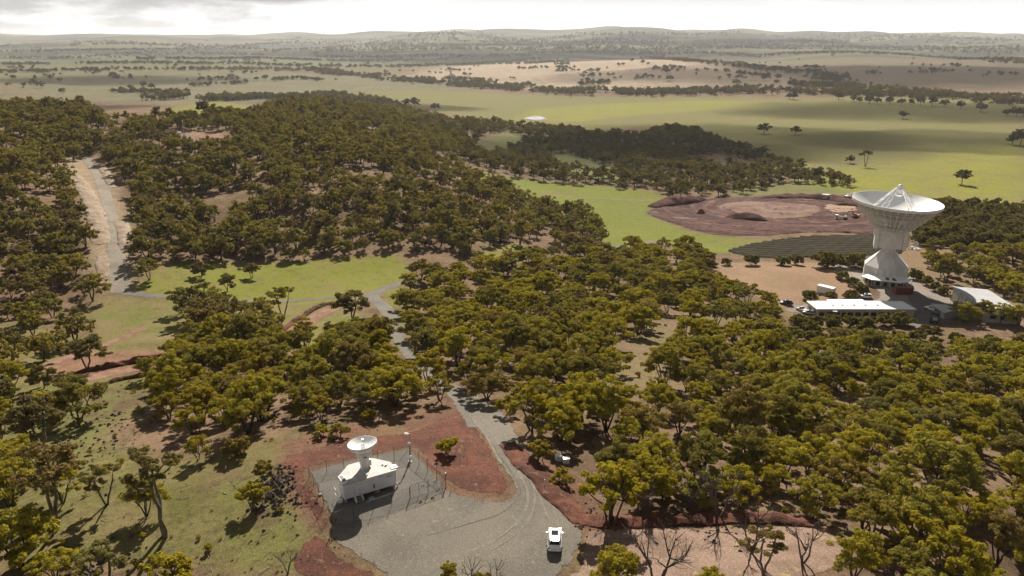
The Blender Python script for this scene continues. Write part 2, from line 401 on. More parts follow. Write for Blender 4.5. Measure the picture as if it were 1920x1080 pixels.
LITTER_A, LITTER_B = (.255, .168, .105), (.15, .098, .062)
DRY_A, DRY_B = (.26, .205, .095), (.15, .105, .06)
GREEN_A, GREEN_B = (.205, .225, .035), (.245, .215, .065)
MEADOW_A, MEADOW_B = (.205, .205, .055), (.215, .19, .085)
PALE_A, PALE_B = (.225, .195, .12), (.15, .15, .075)
TAN_A, TAN_B = (.46, .36, .26), (.36, .27, .19)
HEATH_A, HEATH_B = (.21, .155, .115), (.16, .135, .09)
SOIL_A, SOIL_B = (.30, .17, .105), (.22, .125, .08)
REGIONS = [  # outline (measured directions), two colours, softness as a share of the distance
 ([(0,158),(150,175),(330,195),(480,200),(640,178),(760,190),(900,235),(1010,250),(1200,240),(1330,260),(1420,300),(1560,350),(1640,360),(1640,420),(1920,405),(1920,185),(1500,185),(1100,182),(700,160),(300,130),(0,130)], MEADOW_A, MEADOW_B, .03),
 ([(0,186),(100,186),(330,195),(480,200),(640,175),(720,170),(900,165),(960,160),(800,148),(600,140),(300,125),(0,110)], PALE_A, PALE_B, .05),
 ([(0,125),(300,122),(700,130),(900,120),(900,70),(0,95)], PALE_B, (.17,.175,.09), .12),
 ([(760,145),(900,120),(1000,114),(1230,107),(1330,122),(1440,134),(1560,158),(1400,167),(1200,174),(1050,168),(900,163)], TAN_A, TAN_B, .03),
 ([(1330,118),(1600,108),(1920,112),(1920,168),(1700,160),(1580,158),(1440,134)], HEATH_A, HEATH_B, .05),
 ([(1780,98),(1920,96),(1920,106),(1790,108)], PALE_A, PALE_B, .04),
 ([(1480,345),(1560,322),(1700,300),(1920,268),(1930,408),(1760,395),(1640,372)], (.27,.275,.04), (.25,.235,.06), .03),  # sunlit strip of meadow, its brightness painted into the grass colour
 ([(960,228),(1000,205),(1100,196),(1330,188),(1440,190),(1330,206),(1200,216),(1080,228)], (.27,.275,.045), (.26,.235,.07), .02),  # farther sunlit strip, likewise painted brighter than the meadow round it
 ([(310,205),(400,188),(480,200),(440,215),(360,214)], GREEN_A, GREEN_B, .01),
 ([(860,345),(900,318),(980,335),(1100,345),(1215,358),(1255,372),(1212,400),(1290,436),(1420,450),(1640,440),(1640,475),(1320,475),(1250,455),(1140,470),(1100,420),(1000,395)], GREEN_A, (.19,.21,.05), .012),
 ([(880,270),(960,245),(1040,270),(1160,310),(1165,345),(1080,330),(960,300)], (.15,.18,.05), (.18,.18,.07), .02),
 ([(1380,345),(1560,350),(1620,375),(1500,372),(1370,372)], (.16,.19,.05), MEADOW_B, .015),
 ([(265,520),(340,490),(560,490),(740,478),(765,500),(760,525),(660,560),(560,575),(400,560),(300,555),(240,548)], GREEN_A, GREEN_B, .012),
 ([(180,550),(300,560),(420,565),(600,572),(690,590),(640,640),(520,660),(330,640),(200,650),(160,600)], (.17,.19,.045), DRY_A, .02),
 ([(900,470),(960,455),(1000,465),(985,490),(910,490)], GREEN_A, GREEN_B, .01),
 ([(725,545),(765,530),(775,560),(765,610),(725,620),(705,650),(690,700),(660,690),(700,620)], GREEN_A, DRY_B, .012),
 ([(1190,610),(1310,560),(1400,600),(1250,690),(1180,760),(1090,790),(1100,720)], (.19,.165,.07), LITTER_A, .02),
 ([(0,600),(180,640),(330,650),(330,700),(260,760),(180,820),(300,870),(500,830),(640,790),(640,830),(520,860),(560,990),(640,1080),(0,1080)], (.235,.195,.085), (.15,.145,.045), .03),
 ([(190,690),(250,700),(245,760),(215,800),(190,760)], (.24,.14,.085), DRY_A, .02),
 ([(30,710),(200,680),(330,690),(280,760),(200,800),(160,900),(100,960),(60,900)], (.19,.19,.06), DRY_B, .03),
 ([(400,860),(520,900),(580,1000),(640,1079),(400,1079),(380,950)], (.19,.185,.06), DRY_B, .03),
 ([(140,660),(330,655),(340,690),(250,700),(60,720),(40,700)], SOIL_A, SOIL_B, .012),
 ([(100,310),(150,285),(180,300),(210,340),(240,430),(262,450),(250,540),(205,545),(165,520),(165,430),(150,350)], (.42,.31,.215), (.34,.26,.16), .015),
 ([(285,262),(330,248),(420,246),(430,262),(410,282),(300,275)], (.34,.19,.13), (.28,.17,.12), .01),
 ([(440,300),(480,305),(505,330),(470,340),(445,330)], (.34,.25,.17), SOIL_B, .01), ([(560,350),(600,350),(630,385),(585,400)], (.34,.25,.17), SOIL_B, .01),
 ([(1330,500),(1400,490),(1560,492),(1640,530),(1600,560),(1480,590),(1440,560),(1340,530)], (.30,.205,.12), (.25,.19,.085), .01),
 ([(520,830),(640,800),(800,770),(860,760),(900,800),(960,930),(850,930),(820,905),(770,848),(580,890),(625,990),(600,1000),(540,930)], (.21,.115,.078), (.17,.095,.062), .02),
 ([(820,750),(860,745),(960,830),(1080,900),(1130,960),(1160,990),(1090,1000),(1000,880),(900,790)], (.21,.115,.078), (.17,.095,.065), .02),
 ([(1640,480),(1760,455),(1920,470),(1920,610),(1750,570),(1700,500)], (.26,.18,.11), LITTER_A, .02),
]
def make_land():
    fine = np.linspace(-.80, .80, 620)
    rest = np.linspace(.80, 2 * math.pi - .80, 60)[1:-1]
    az = np.concatenate((fine, rest)); n = len(az)
    r = np.exp(np.linspace(math.log(14), math.log(26000), 600)); m = len(r)
    A, R = np.meshgrid(az, r, indexing='ij')
    X, Y = R * np.sin(A), R * np.cos(A)
    Aw = (A + math.pi) % (2 * math.pi) - math.pi
    Z = H(X, Y)
    lim = np.clip((np.abs(Aw) - 1.15) / 1.0, 0, 1)
    Z = Z * (1 - lim) + np.where(R < 3000, -20, -20 + (R - 3000) / 23000 * 40) * lim * 1.0
    co = np.column_stack((X.ravel(), Y.ravel(), Z.ravel()))
    co = np.vstack((co, [[0, 0, float(Z[:, 0].mean())]]))
    i, j = np.meshgrid(np.arange(n), np.arange(m - 1), indexing='ij')
    i2 = (i + 1) % n
    q = np.stack((i * m + j, i * m + j + 1, i2 * m + j + 1, i2 * m + j), -1).reshape(-1, 4)
    c = n * m
    tri = np.stack((np.full(n, c), np.arange(n) * m, ((np.arange(n) + 1) % n) * m), -1)
    me = bpy.data.meshes.new('ground')
    me.vertices.add(len(co)); me.vertices.foreach_set('co', co.ravel())
    nl = q.size + tri.size
    me.loops.add(nl); me.loops.foreach_set('vertex_index', np.concatenate((q.ravel(), tri.ravel())))
    me.polygons.add(len(q) + len(tri))
    me.polygons.foreach_set('loop_start', np.concatenate((np.arange(len(q)) * 4, q.size + np.arange(len(tri)) * 3)))
    me.polygons.foreach_set('use_smooth', np.ones(len(q) + len(tri), bool))
    me.update(calc_edges=True); me.validate()
    U, V = Aw.ravel(), np.log(R).ravel()
    ca = np.tile(np.array(LITTER_A), (len(U), 1)); cb = np.tile(np.array(LITTER_B), (len(U), 1))
    far = np.clip((V - math.log(2400)) / .4, 0, 1)[:, None]
    ca = ca * (1 - far) + np.array((.19, .175, .095)) * far; cb = cb * (1 - far) + np.array((.13, .135, .065)) * far
    for poly, a, b, s in REGIONS:
        w = soft_inside(uv_poly(poly), U, V, s)[:, None]
        ca = ca * (1 - w) + np.array(a) * w; cb = cb * (1 - w) + np.array(b) * w
    fx, fy = X.ravel(), Y.ravel()                       # woods and pasture alternate over the far ranges
    pat = np.zeros(len(fx)); rr = np.random.RandomState(21)
    for wl_, am in ((1900, 1.0), (1100, .8), (620, .6), (330, .45)):
        for k_ in range(3):
            th, ph = rr.uniform(-.5, .5), rr.uniform(0, 6.28)
            pat += am * np.sin((fx * math.sin(th) * .6 + fy * math.cos(th)) * 6.2832 / wl_ + ph + 1.5 * np.sin(fx / (wl_ * .7) + ph * 2))
    wood = np.clip((pat + 1.3) / 1.5, 0, 1)[:, None] * np.clip((V - math.log(3500)) / .3, 0, 1)[:, None]
    ca = ca * (1 - wood) + np.array((.060, .062, .042)) * wood; cb = cb * (1 - wood) + np.array((.05, .052, .038)) * wood
    for nm, c_ in (('earth_a', ca), ('earth_b', cb)):
        at_ = me.attributes.new(nm, 'FLOAT_COLOR', 'POINT')
        full = np.ones((len(co), 4)); full[:len(c_), :3] = c_; full[len(c_):, :3] = LITTER_A
        at_.data.foreach_set('color', full.ravel())
    t = NT('land')
    n0 = t.noise(.012, 6, .6); n1 = t.noise(.11, 8, .62); n2 = t.noise(.9, 6, .65); n3 = t.noise(6.0, 4, .6)
    k = t.step(t.math('ADD', t.math('ADD', t.math('MULTIPLY', n1, .45), t.math('MULTIPLY', n2, .25)), t.math('MULTIPLY', n0, .30)), .43, .57)
    col = t.mix(k, t.attr('earth_a'), t.attr('earth_b'))
    n4 = t.noise(.035, 5, .6); n5 = t.noise(.3, 6, .7)
    col = t.mix(t.math('MULTIPLY', t.step(n4, .50, .66), .5), col, (.24, .185, .085))
    col = t.mix(t.math('MULTIPLY', t.step(n5, .50, .66), .75), col, t.mix(.5, col, (.10, .075, .045)))
    col = t.mix(t.step(n2, .52, .72), col, t.mix(.45, col, (.05, .04, .025)))
    col = t.mix(t.step(n3, .35, .75), t.mix(.4, col, (0, 0, 0)), t.mix(.25, col, (1, 1, 1), 'SOFT_LIGHT'))
    h = t.math('ADD', n2, t.math('MULTIPLY', n3, .35))
    t.bsdf(col, 1.0, 0, t.bump(h, .7, .22), .05)
    o = new_obj('ground', me, t.m)
    return tag(o, kind='structure')
LAND = make_land()

# ------------------------------------------------------------------ roads, yards and bare earth laid over the land
def smooth_loop(pts, k=6):
    out = []; n = len(pts)
    for i in range(n):
        a, b, c, d = (np.array(pts[(i + j) % n][:2]) for j in (-1, 0, 1, 2))
        for s in range(k):
            t = s / k
            out.append(b + .5 * t * (c - a + t * (2 * a - 5 * b + 4 * c - d + t * (3 * (b - c) + d - a))))
    return out
def resample(pts, step, closed=True):
    P = [np.array(p) for p in pts]
    if closed: P.append(P[0])
    out = []
    for a, b in zip(P[:-1], P[1:]):
        n = max(1, int(np.hypot(*(b - a)) / step))
        out += [a + (b - a) * i / n for i in range(n)]
    if not closed: out.append(P[-1])
    return out
def fr(x, y, s):
    return mnoise.noise(Vector((x * s, y * s, 1.3)))
AREAS = []          # outlines (world xy) where no tree stands
def point_in(poly, x, y):
    c = False; n = len(poly); j = n - 1
    for i in range(n):
        xi, yi = poly[i][0], poly[i][1]; xj, yj = poly[j][0], poly[j][1]
        if (yi > y) != (yj > y) and x < (xj - xi) * (y - yi) / (yj - yi + 1e-12) + xi: c = not c
        j = i
    return c
def sheet(name, m, outline, off=.03, step=1.2, jag=.25, smooth=True, keep_clear=True, relief=None, parent=None, raw=False, fade=None):
    W = [tuple(p)[:2] for p in outline] if raw else [tuple(at(*p))[:2] for p in outline]
    L = smooth_loop(W) if smooth else [np.array(p) for p in W]
    L = resample(L, step * .6)
    if jag:
        L = [p + jag * np.array((fr(p[0], p[1], .9 / step) + .6 * fr(p[1], p[0], 2.3 / step), fr(p[1] + 40, p[0], .9 / step) + .6 * fr(p[0], p[1] + 9, 2.3 / step))) for p in L]
    if keep_clear: AREAS.append([tuple(p) for p in L[::2]])
    xs = [p[0] for p in L]; ys = [p[1] for p in L]
    pts = [Vector(p) for p in L]; n = len(pts)
    for ix in range(int((max(xs) - min(xs)) / step) + 1):
        for iy in range(int((max(ys) - min(ys)) / step) + 1):
            x, y = min(xs) + ix * step, min(ys) + iy * step
            x += fr(x, y, 1.7) * step * .3
            if point_in(L, x, y): pts.append(Vector((x, y)))
    vs, _, fs, *_ = delaunay_2d_cdt(pts, [], [list(range(n))], 1, 1e-4)
    Zs = H([v.x for v in vs], [v.y for v in vs]) + off
    co = [(v.x, v.y, z + (relief(v.x, v.y) if relief else 0)) if i >= n or not relief else (v.x, v.y, z - off - .05) for i, (v, z) in enumerate(zip(vs, Zs))]
    me = bpy.data.meshes.new(name); me.from_pydata(co, [], fs)
    bmn = me.polygons[0].normal.z if len(me.polygons) else 1
    if bmn < 0: me.flip_normals()
    me.polygons.foreach_set('use_smooth', [True] * len(me.polygons)); me.update()
    LA = np.array([tuple(p) for p in L]); VA = np.array([c_[:2] for c_ in co]); fw = fade if fade else step * 1.1
    dist = np.full(len(VA), 1e9)
    for s_ in range(0, len(LA), 200):
        dist = np.minimum(dist, np.sqrt(((VA[:, None] - LA[None, s_:s_ + 200]) ** 2).sum(-1)).min(1))
    set_wear(me, np.clip(1 - dist / fw, 0, 1))
    o = new_obj(name, me, m, parent)
    if parent is None: tag(o, kind='structure')
    return o
def track(name, m, line, width, off=.04, step=2.0, jag=.3, clear=1.0):
    """a road laid along a measured line; width in metres (one value or one per point)"""
    P = [np.array(at(*p)[:2]) for p in line]
    w = width if isinstance(width, (list, tuple)) else [width] * len(P)
    Q = []
    for i in range(len(P) - 1):
        a, b, c, d = P[max(i - 1, 0)], P[i], P[i + 1], P[min(i + 2, len(P) - 1)]
        n = max(2, int(np.hypot(*(c - b)) / step))
        for s in range(n):
            t = s / n
            Q.append((b + .5 * t * (c - a + t * (2 * a - 5 * b + 4 * c - d + t * (3 * (b - c) + d - a))), w[i] + (w[i + 1] - w[i]) * t))
    Q.append((P[-1], w[-1]))
    vs, fs, left, right = [], [], [], []
    K = 6
    for i, (p, ww) in enumerate(Q):
        d = Q[min(i + 1, len(Q) - 1)][0] - Q[max(i - 1, 0)][0]; d = d / (np.hypot(*d) + 1e-9); nrm = np.array((-d[1], d[0]))
        for k in range(K + 1):
            s = (k / K - .5) * ww
            if k in (0, K): s += jag * fr(p[0] + k, p[1], .5) * 1.6
            q = p + nrm * s
            vs.append((q[0], q[1], level_xy(*q) + off - .02 * (k in (0, K))))
            if k == 0: left.append(tuple(p - nrm * (ww / 2 + clear)))
            if k == K: right.append(tuple(p + nrm * (ww / 2 + clear)))
    for i in range(len(Q) - 1):
        for k in range(K):
            a = i * (K + 1) + k
            fs.append((a, a + K + 1, a + K + 2, a + 1))
    AREAS.append(left + right[::-1])
    me = bpy.data.meshes.new(name); me.from_pydata(vs, [], fs)
    if me.polygons[0].normal.z < 0: me.flip_normals()
    me.polygons.foreach_set('use_smooth', [True] * len(me.polygons)); me.update()
    set_wear(me, [1.0 if i % (K + 1) in (0, K) else .15 for i in range(len(vs))])
    return tag(new_obj(name, me, m), kind='structure')

M_GRAVEL = ground_mat('gravel', (.235, .205, .165), (.175, .155, .128), (.29, .255, .205), .10, 1.1, 7, .40, .62, .05)
M_GRAVEL_D = ground_mat('dark gravel', (.16, .146, .128), (.20, .18, .155), (.125, .116, .104), .2, 2.0, 9, .42, .6, .04)
M_ROAD = ground_mat('road gravel', (.22, .196, .165), (.165, .148, .125), (.27, .238, .195), .12, .9, 5, .4, .62, .05)
M_HILLROAD = ground_mat('pale hill gravel', (.33, .285, .225), (.25, .21, .165), (.40, .35, .28), .12, .6, 4, .4, .62, .12)
M_RED = ground_mat('red earth', (.195, .082, .053), (.110, .050, .037), (.27, .155, .10), .14, .7, 5, .40, .58, .3)
M_REDPINK = ground_mat('trodden red earth', (.33, .20, .14), (.22, .105, .075), (.38, .25, .18), .25, 1.1, 6, .4, .62, .15)
M_SAND = ground_mat('sandy earth', (.345, .235, .175), (.235, .155, .115), (.42, .32, .17), .12, .35, 5, .42, .60, .10)
M_YARD = ground_mat('yard paving', (.31, .26, .215), (.26, .22, .185), (.35, .295, .245), .12, .8, 4, .4, .6, .03)
M_BITUMEN = ground_mat('bitumen', (.20, .175, .165), (.165, .15, .145), (.23, .2, .18), .12, .8, 4, .4, .6, .03)
M_PADDOCK = ground_mat('bare paddock', (.33, .205, .125), (.27, .175, .105), (.26, .23, .075), .06, .35, 3, .42, .6, .06)
M_CLAY = ground_mat('red clay', (.30, .15, .11), (.20, .085, .07), (.40, .27, .2), .05, .22, 2.0, .42, .60, .25)
def row_mat():
    t = NT('planted rows')
    sx = t.node('ShaderNodeSeparateXYZ'); t.set(sx.inputs[0], t.tc())
    w = t.math('ADD', t.math('MULTIPLY', sx.outputs[0], .22), t.math('MULTIPLY', sx.outputs[1], .975))
    w = t.math('ADD', w, t.math('MULTIPLY', t.noise(.35, 3), 1.6))
    k = t.math('PINGPONG', t.math('DIVIDE', w, 5.2), .5)
    n = t.noise(.8, 5, .65)
    row = t.mix(t.step(n, .4, .6), (.012, .013, .008), (.024, .018, .014))
    gap = t.mix(t.step(n, .4, .65), (.055, .05, .026), (.05, .037, .026))
    t.bsdf(t.mix(t.step(k, .14, .26), row, gap), 1.0, 0, t.bump(n, .6, .3), .05)
    return t.m
M_PLOUGH = row_mat()
def works_mat():
    t = NT('scraped clay')
    sx = t.node('ShaderNodeSeparateXYZ'); t.set(sx.inputs[0], t.tc())
    e = at(1470, 392)
    dx = t.math('SUBTRACT', sx.outputs[0], e.x); dy = t.math('MULTIPLY', t.math('SUBTRACT', sx.outputs[1], e.y), 1.15)
    d = t.math('SQRT', t.math('ADD', t.math('MULTIPLY', dx, dx), t.math('MULTIPLY', dy, dy)))
    d = t.math('ADD', d, t.math('MULTIPLY', t.noise(.022, 2), 26))
    ring = t.node('ShaderNodeTexNoise'); ring.noise_dimensions = '1D'; ring.inputs['Scale'].default_value = .22; ring.inputs['Detail'].default_value = 4; t.set(ring.inputs['W'], d)
    n1 = t.noise(.05, 6, .6); n2 = t.noise(.35, 6, .65); n3 = t.noise(2.5, 4, .6)
    c = t.mix(t.step(n1, .40, .60), (.15, .066, .05), (.075, .032, .028))
    c = t.mix(t.step(n2, .48, .60), c, (.05, .023, .021)); c = t.mix(t.math('MULTIPLY', t.step(t.noise(.11, 6, .65), .55, .68), .6), c, (.30, .20, .15))
    c = t.mix(t.math('MULTIPLY', t.step(ring.outputs['Fac'], .52, .70), .35), c, (.27, .165, .12))
    c = t.mix(t.math('MULTIPLY', t.step(ring.outputs['Fac'], .46, .34), .5), c, (.07, .032, .028))
    c = t.mix(t.step(n3, .35, .75), t.mix(.35, c, (0, 0, 0)), c)
    t.bsdf(c, .95, 0, t.bump(t.math('ADD', n2, t.math('MULTIPLY', ring.outputs['Fac'], .8)), .9, .6), .1)
    return t.m
M_WORKS = works_mat()

# turning yard and access road beside the fenced compound
sheet('red_earth_apron', M_RED, [(528,862),(552,850),(640,828),(755,812),(812,792),(866,772),(908,820),(945,880),(952,925),(905,930),(842,908),(800,880),(772,842),(690,858),(578,880),(600,935),(626,985),(612,1004),(585,975),(555,935),(535,895)], .02, 1.3, .5)
sheet('gravel_yard', M_GRAVEL, [(612,1003),(625,975),(700,950),(770,925),(820,902),(845,917),(900,934),(948,936),(960,912),(940,878),(925,850),(902,815),(874,778),(858,750),(892,738),(942,770),(976,816),(1008,866),(1045,925),(1075,965),(1098,1005),(1085,1045),(1050,1080),(1010,1110),(800,1115),(720,1080),(665,1045),(630,1022)], .05, 1.2, .22)
sheet('compound_gravel', M_GRAVEL_D, [(578,884),(660,862),(769,840),(806,878),(837,915),(770,952),(705,975),(629,990),(602,935)], .07, 1.0, .12, smooth=False, fade=.6)
sheet('red_earth_patch', M_RED, [(555,1030),(600,1005),(632,1030),(665,1052),(720,1090),(640,1095),(570,1085),(540,1060)], .04, 1.2, .5)
sheet('red_track_edge', M_REDPINK, [(522,862),(532,866),(548,898),(572,940),(600,978),(616,1000),(604,1004),(584,984),(560,946),(538,910)], .045, .8, .25)
# red bank to the right of the yard and the sandy clearing below it
sheet('sandy_clearing', M_SAND, [(1092,1000),(1110,990),(1200,985),(1330,988),(1450,985),(1545,990),(1590,1030),(1560,1075),(1400,1110),(1200,1115),(1050,1112),(1060,1078),(1088,1045)], .035, 1.2, .4)
def bank(name, line, width, height, m, step=.5):
    """a low ridge of spoil along a measured line"""
    P = [np.array(at(*p)[:2]) for p in line]
    P = resample(P, step, False); vs, fs = [], []
    K = 12
    for i, p in enumerate(P):
        d = P[min(i + 1, len(P) - 1)] - P[max(i - 1, 0)]; d = d / (np.hypot(*d) + 1e-9); nr = np.array((-d[1], d[0]))
        e = min(1, i / 8, (len(P) - 1 - i) / 8)
        w = width * (.75 + .25 * e) * (1 + .25 * fr(p[0], p[1], .4))
        for k in range(K + 1):
            s = k / K - .5
            q = p + nr * s * w
            h = height * e * max(0, math.cos(s * math.pi)) * (1 + .8 * fr(q[0], q[1], .3) + .5 * fr(q[0], q[1], 1.0)) + .16 * fr(q[0], q[1], 1.5) + .13 * fr(q[1], q[0], 2.6) + .1
            vs.append((q[0], q[1], level_xy(*q) + (.03 + h if 0 < k < K else -.15)))
    for i in range(len(P) - 1):
        for k in range(K):
            a = i * (K + 1) + k; fs.append((a, a + 1, a + K + 2, a + K + 1))
    me = bpy.data.meshes.new(name); me.from_pydata(vs, [], fs)
    if me.polygons[len(me.polygons) // 2].normal.z < 0: me.flip_normals()
    me.polygons.foreach_set('use_smooth', [True] * len(me.polygons)); me.update()
    set_wear(me, [1.0 if i % (K + 1) in (0, K) else (.4 if i % (K + 1) in (1, K - 1) else 0) for i in range(len(vs))])
    return tag(new_obj(name, me, m), kind='structure')
bank('red_earth_bank', [(950,832),(985,868),(1030,912),(1065,950),(1092,980)], 4.4, .32, M_RED)
bank('red_earth_bank', [(1085,974),(1130,980),(1200,978),(1290,975),(1400,972),(1480,976),(1540,984)], 3.6, .6, M_RED)
# the access road through the woodland and on across the valley
track('access_road', M_ROAD, [(905,800),(876,755),(845,728),(800,695),(770,665),(748,635),(737,605),(722,578),(698,556),(712,545),(745,533),(785,520)], [6.2,6,4.8,4.2,4.0,4.0,4.6,5.4,5.6,5,4.6,4.6], .05, 2.0, .5, -.8)
track('valley_road', M_ROAD, [(705,552),(660,553),(600,560),(540,564),(480,565),(420,563),(360,560),(300,556),(255,551),(222,546)], [4.6,4,3.6,3.6,3.6,3.6,3.6,3.6,4,5], .06, 2.0, .4)
track('hill_road', M_HILLROAD, [(228,548),(222,515),(217,470),(213,430),(207,400),(199,370),(189,340),(180,318),(168,302),(158,292)], [7.6,7.2,6.8,6.2,6,6,6.2,6.5,6.5,6], .09, 3, .8, 2.5)
track('valley_road', M_ROAD, [(1105,478),(1150,464),(1200,456),(1245,452)], 4.5, .08)
track('paddock_track', ground_mat('wheel track', (.30,.25,.16), (.26,.21,.13)), [(1225,375),(1160,374),(1060,368),(990,358),(930,340)], 2.2, .08, 3, .3, 0)
track('red_track', M_REDPINK, [(20,712),(80,690),(150,662),(215,640),(270,615)], 3.5, .05)
sheet('red_cutting', M_REDPINK, [(140,712),(190,698),(260,684),(330,672),(338,680),(300,692),(230,702),(160,718)], .05, 1.2, .3)
bank('red_earth_bank', [(140,700),(200,690),(270,676),(335,666)], 2.4, 1.1, M_RED)
bank('red_earth_bank', [(170,726),(230,712),(300,700),(340,690)], 1.6, .6, M_RED)
track('red_track', M_REDPINK, [(520,650),(560,615),(600,590),(640,572)], [7,7.5,7,5], .05)
bank('red_earth_bank', [(505,642),(545,608),(590,580),(625,566)], 2.0, .8, M_RED)
track('hill_track', M_SAND, [(215,275),(250,264),(290,256),(325,252)], 4, .1, 3)
sheet('hilltop_clearing', M_REDPINK, [(312,252),(340,246),(400,247),(425,258),(412,276),(385,270),(340,270),(310,266)], .08, 2.0, .6)
sheet('hilltop_gravel', M_GRAVEL, [(318,255),(362,254),(365,261),(320,263)], .12, 2.0, .3)

# large antenna site: paving, lawns of bare earth, building pads
sheet('site_yard', M_YARD, [(1555,498),(1600,500),(1640,520),(1700,505),(1735,535),(1790,562),(1810,590),(1760,606),(1700,612),(1690,590),(1540,590),(1472,586),(1478,572),(1530,568),(1600,566),(1640,560),(1640,545),(1610,530),(1575,515)], .05, 2.2, .3)
sheet('bitumen_drive', M_BITUMEN, [(1690,540),(1722,548),(1780,572),(1800,596),(1760,612),(1712,616),(1700,596),(1705,575)], .09, 2.0, .2)
sheet('bare_paddock', M_PADDOCK, [(1335,496),(1400,492),(1540,493),(1578,512),(1605,535),(1600,560),(1520,565),(1480,580),(1440,565),(1380,540)], .03, 2.5, .8)
# earthworks for the new antenna
def rel_works(x, y):
    d = math.hypot(x - EW.x, y - EW.y)
    r = .35 * math.sin(d / 2.2) * math.exp(-(d / 42) ** 2)
    return r + .5 * fr(x, y, .12) + .3 * fr(x, y, .4)
EW = at(1470, 392)
sheet('earthworks', M_WORKS, [(1212,398),(1245,388),(1300,376),(1380,370),(1480,368),(1600,366),(1660,372),(1690,400),(1680,438),(1560,436),(1440,442),(1340,440),(1290,428),(1240,412)], .5, 2.6, .9, relief=rel_works)
sheet('graded_clay', ground_mat('pale graded clay', (.27,.175,.13), (.15,.075,.06), (.36,.26,.20), .09, .5, 3, .4, .62, .2), [(1330,388),(1400,378),(1470,380),(1540,386),(1550,400),(1510,412),(1450,414),(1380,402)], .62, 2.4, 1.2, relief=rel_works, fade=9)
sheet('graded_clay', ground_mat('pale graded clay dry', (.44,.30,.21), (.36,.23,.16), (.5,.38,.28), .09, .5, 3, .4, .62, .2), [(1545,386),(1600,384),(1610,396),(1570,402),(1548,396)], .60, 2.4, 1.0, relief=rel_works, fade=4)
def rel_plough(x, y):
    return .38 * math.sin((x * .22 + y * .975) * 2 * math.pi / 5.2)
sheet('ploughed_ground', M_PLOUGH, [(1365,470),(1440,452),(1540,442),(1680,440),(1690,475),(1560,480),(1430,484)], .45, 1.5, .4, relief=rel_plough)
# farm dam far out on the plain
t_ = NT('dam water'); t_.bsdf((.22, .23, .22), .06, 0, t_.bump(t_.noise(.5, 3), .08, .05), .9)
dam = at(1005, 222)
sheet('dam_bank', ground_mat('dam bank', (.46,.38,.27), (.36,.28,.19)), [(980,223),(990,219),(1006,217),(1022,220),(1027,224),(1006,227)], .35, 4, 1)
sheet('water', t_.m, [(986,223),(996,220.5),(1010,219.5),(1022,222),(1018,224.8),(1000,225.4)], .8, 4, .6)

# wheel marks worn into the gravel
M_RUT = ground_mat('worn wheel mark', (.275, .24, .195), (.21, .185, .15), (.31, .28, .23), .5, 1.8, 7, .4, .6, .04)
M_RUTD = ground_mat('damp wheel mark', (.15, .135, .11), (.19, .17, .14), None, .5, 1.8, 7, .4, .6, .04)
for line, m_, wd in (([(948,850),(980,900),(990,940),(965,985),(915,1020),(850,1045)], M_RUT, .42), ([(962,858),(993,900),(1003,945),(978,992),(928,1028),(860,1056)], M_RUT, .42), ([(920,830),(955,880),(975,925),(940,962),(870,985),(800,1005)], M_RUTD, .35),
                     ([(985,890),(1015,940),(1030,985),(1034,1005)], M_RUT, .4), ([(1000,890),(1030,938),(1045,980),(1049,1000)], M_RUT, .4), ([(890,790),(915,825),(940,870)], M_RUT, .5), ([(902,785),(930,825),(958,868)], M_RUT, .5)):
    track('wheel_mark', m_, line, wd, .058, .8, .25, 0)

M_CUT = ground_mat('pale rocky cutting', (.42, .33, .245), (.33, .24, .17), (.52, .44, .35), .25, .8, 4, .4, .6, .4)
bank('road_cutting', [(190,458),(186,430),(178,400),(168,372),(152,345),(128,322)], 8, .9, M_CUT, 1.2)
bank('road_cutting', [(238,470),(234,440),(228,415)], 6, .7, M_CUT, 1.2)
bank('road_cutting', [(212,352),(202,330),(190,312)], 5, .6, M_CUT, 1.2)
bank('road_cutting', [(196,520),(192,500),(192,480)], 5, .5, M_CUT, 1.2)

# ------------------------------------------------------------------ built things: shared materials
M_WHITE = plain('white paint', (.78, .78, .77), .45, 0, .05, .6)
M_GREYROOF = plain('pale grey roof sheet', (.40, .40, .41), .5, 0, .08, .3)
M_WHITE_R = plain('white roof sheet', (.80, .80, .79), .5, 0, .05, .25)
M_OFFW = plain('weathered white panel', (.68, .665, .64), .6, 0, .11, .30)
M_STEELW = plain('white painted steel', (.70, .69, .66), .5, 0, .06, 1.0)
M_CREAM = plain('cream wall cladding', (.50, .47, .42), .75, 0, .08, .5)
M_GREYW = plain('grey wall cladding', (.40, .385, .36), .75, 0, .08, .5)
M_GALV = plain('galvanised steel', (.42, .42, .41), .45, .6, .12, 3)
M_DARKSTEEL = plain('dark steel', (.07, .07, .075), .5, .5, .15, 2)
M_BLACK = plain('black rubber', (.02, .02, .021), .8, 0, .15, 3)
M_GLASS = plain('dark glazing', (.018, .02, .023), .08, 0, .05, 2, .8)
M_ROOFGLASS = plain('tinted roof glass', (.03, .032, .035), .02, 0, .05, 2, .5)
M_REDBOX = plain('red container paint', (.17, .032, .03), .6, 0, .2, 1.2)
M_ORANGE = plain('orange machine paint', (.42, .16, .05), .55, 0, .15, 1.5)
M_YELLOWM = plain('yellow machine paint', (.55, .33, .06), .55, 0, .15, 1.5)
M_GREENM = plain('drab machine paint', (.075, .085, .055), .6, 0, .15, 1.5)
M_REDLIGHT = plain('red lamp lens', (.30, .012, .012), .2, 0, .05, 3, .6)
M_PLATE = plain('number plate', (.62, .62, .60), .5, 0, .05, 8)
M_CARW = plain('white car paint', (.82, .82, .82), .18, 0, .02, .5, .6)
M_SILVER = plain('silver car paint', (.42, .43, .45), .25, .5, .04, .5, .6)
M_CONC = plain('concrete', (.36, .34, .31), .9, 0, .12, 1.2, .2, .02)
M_RED = M_RED

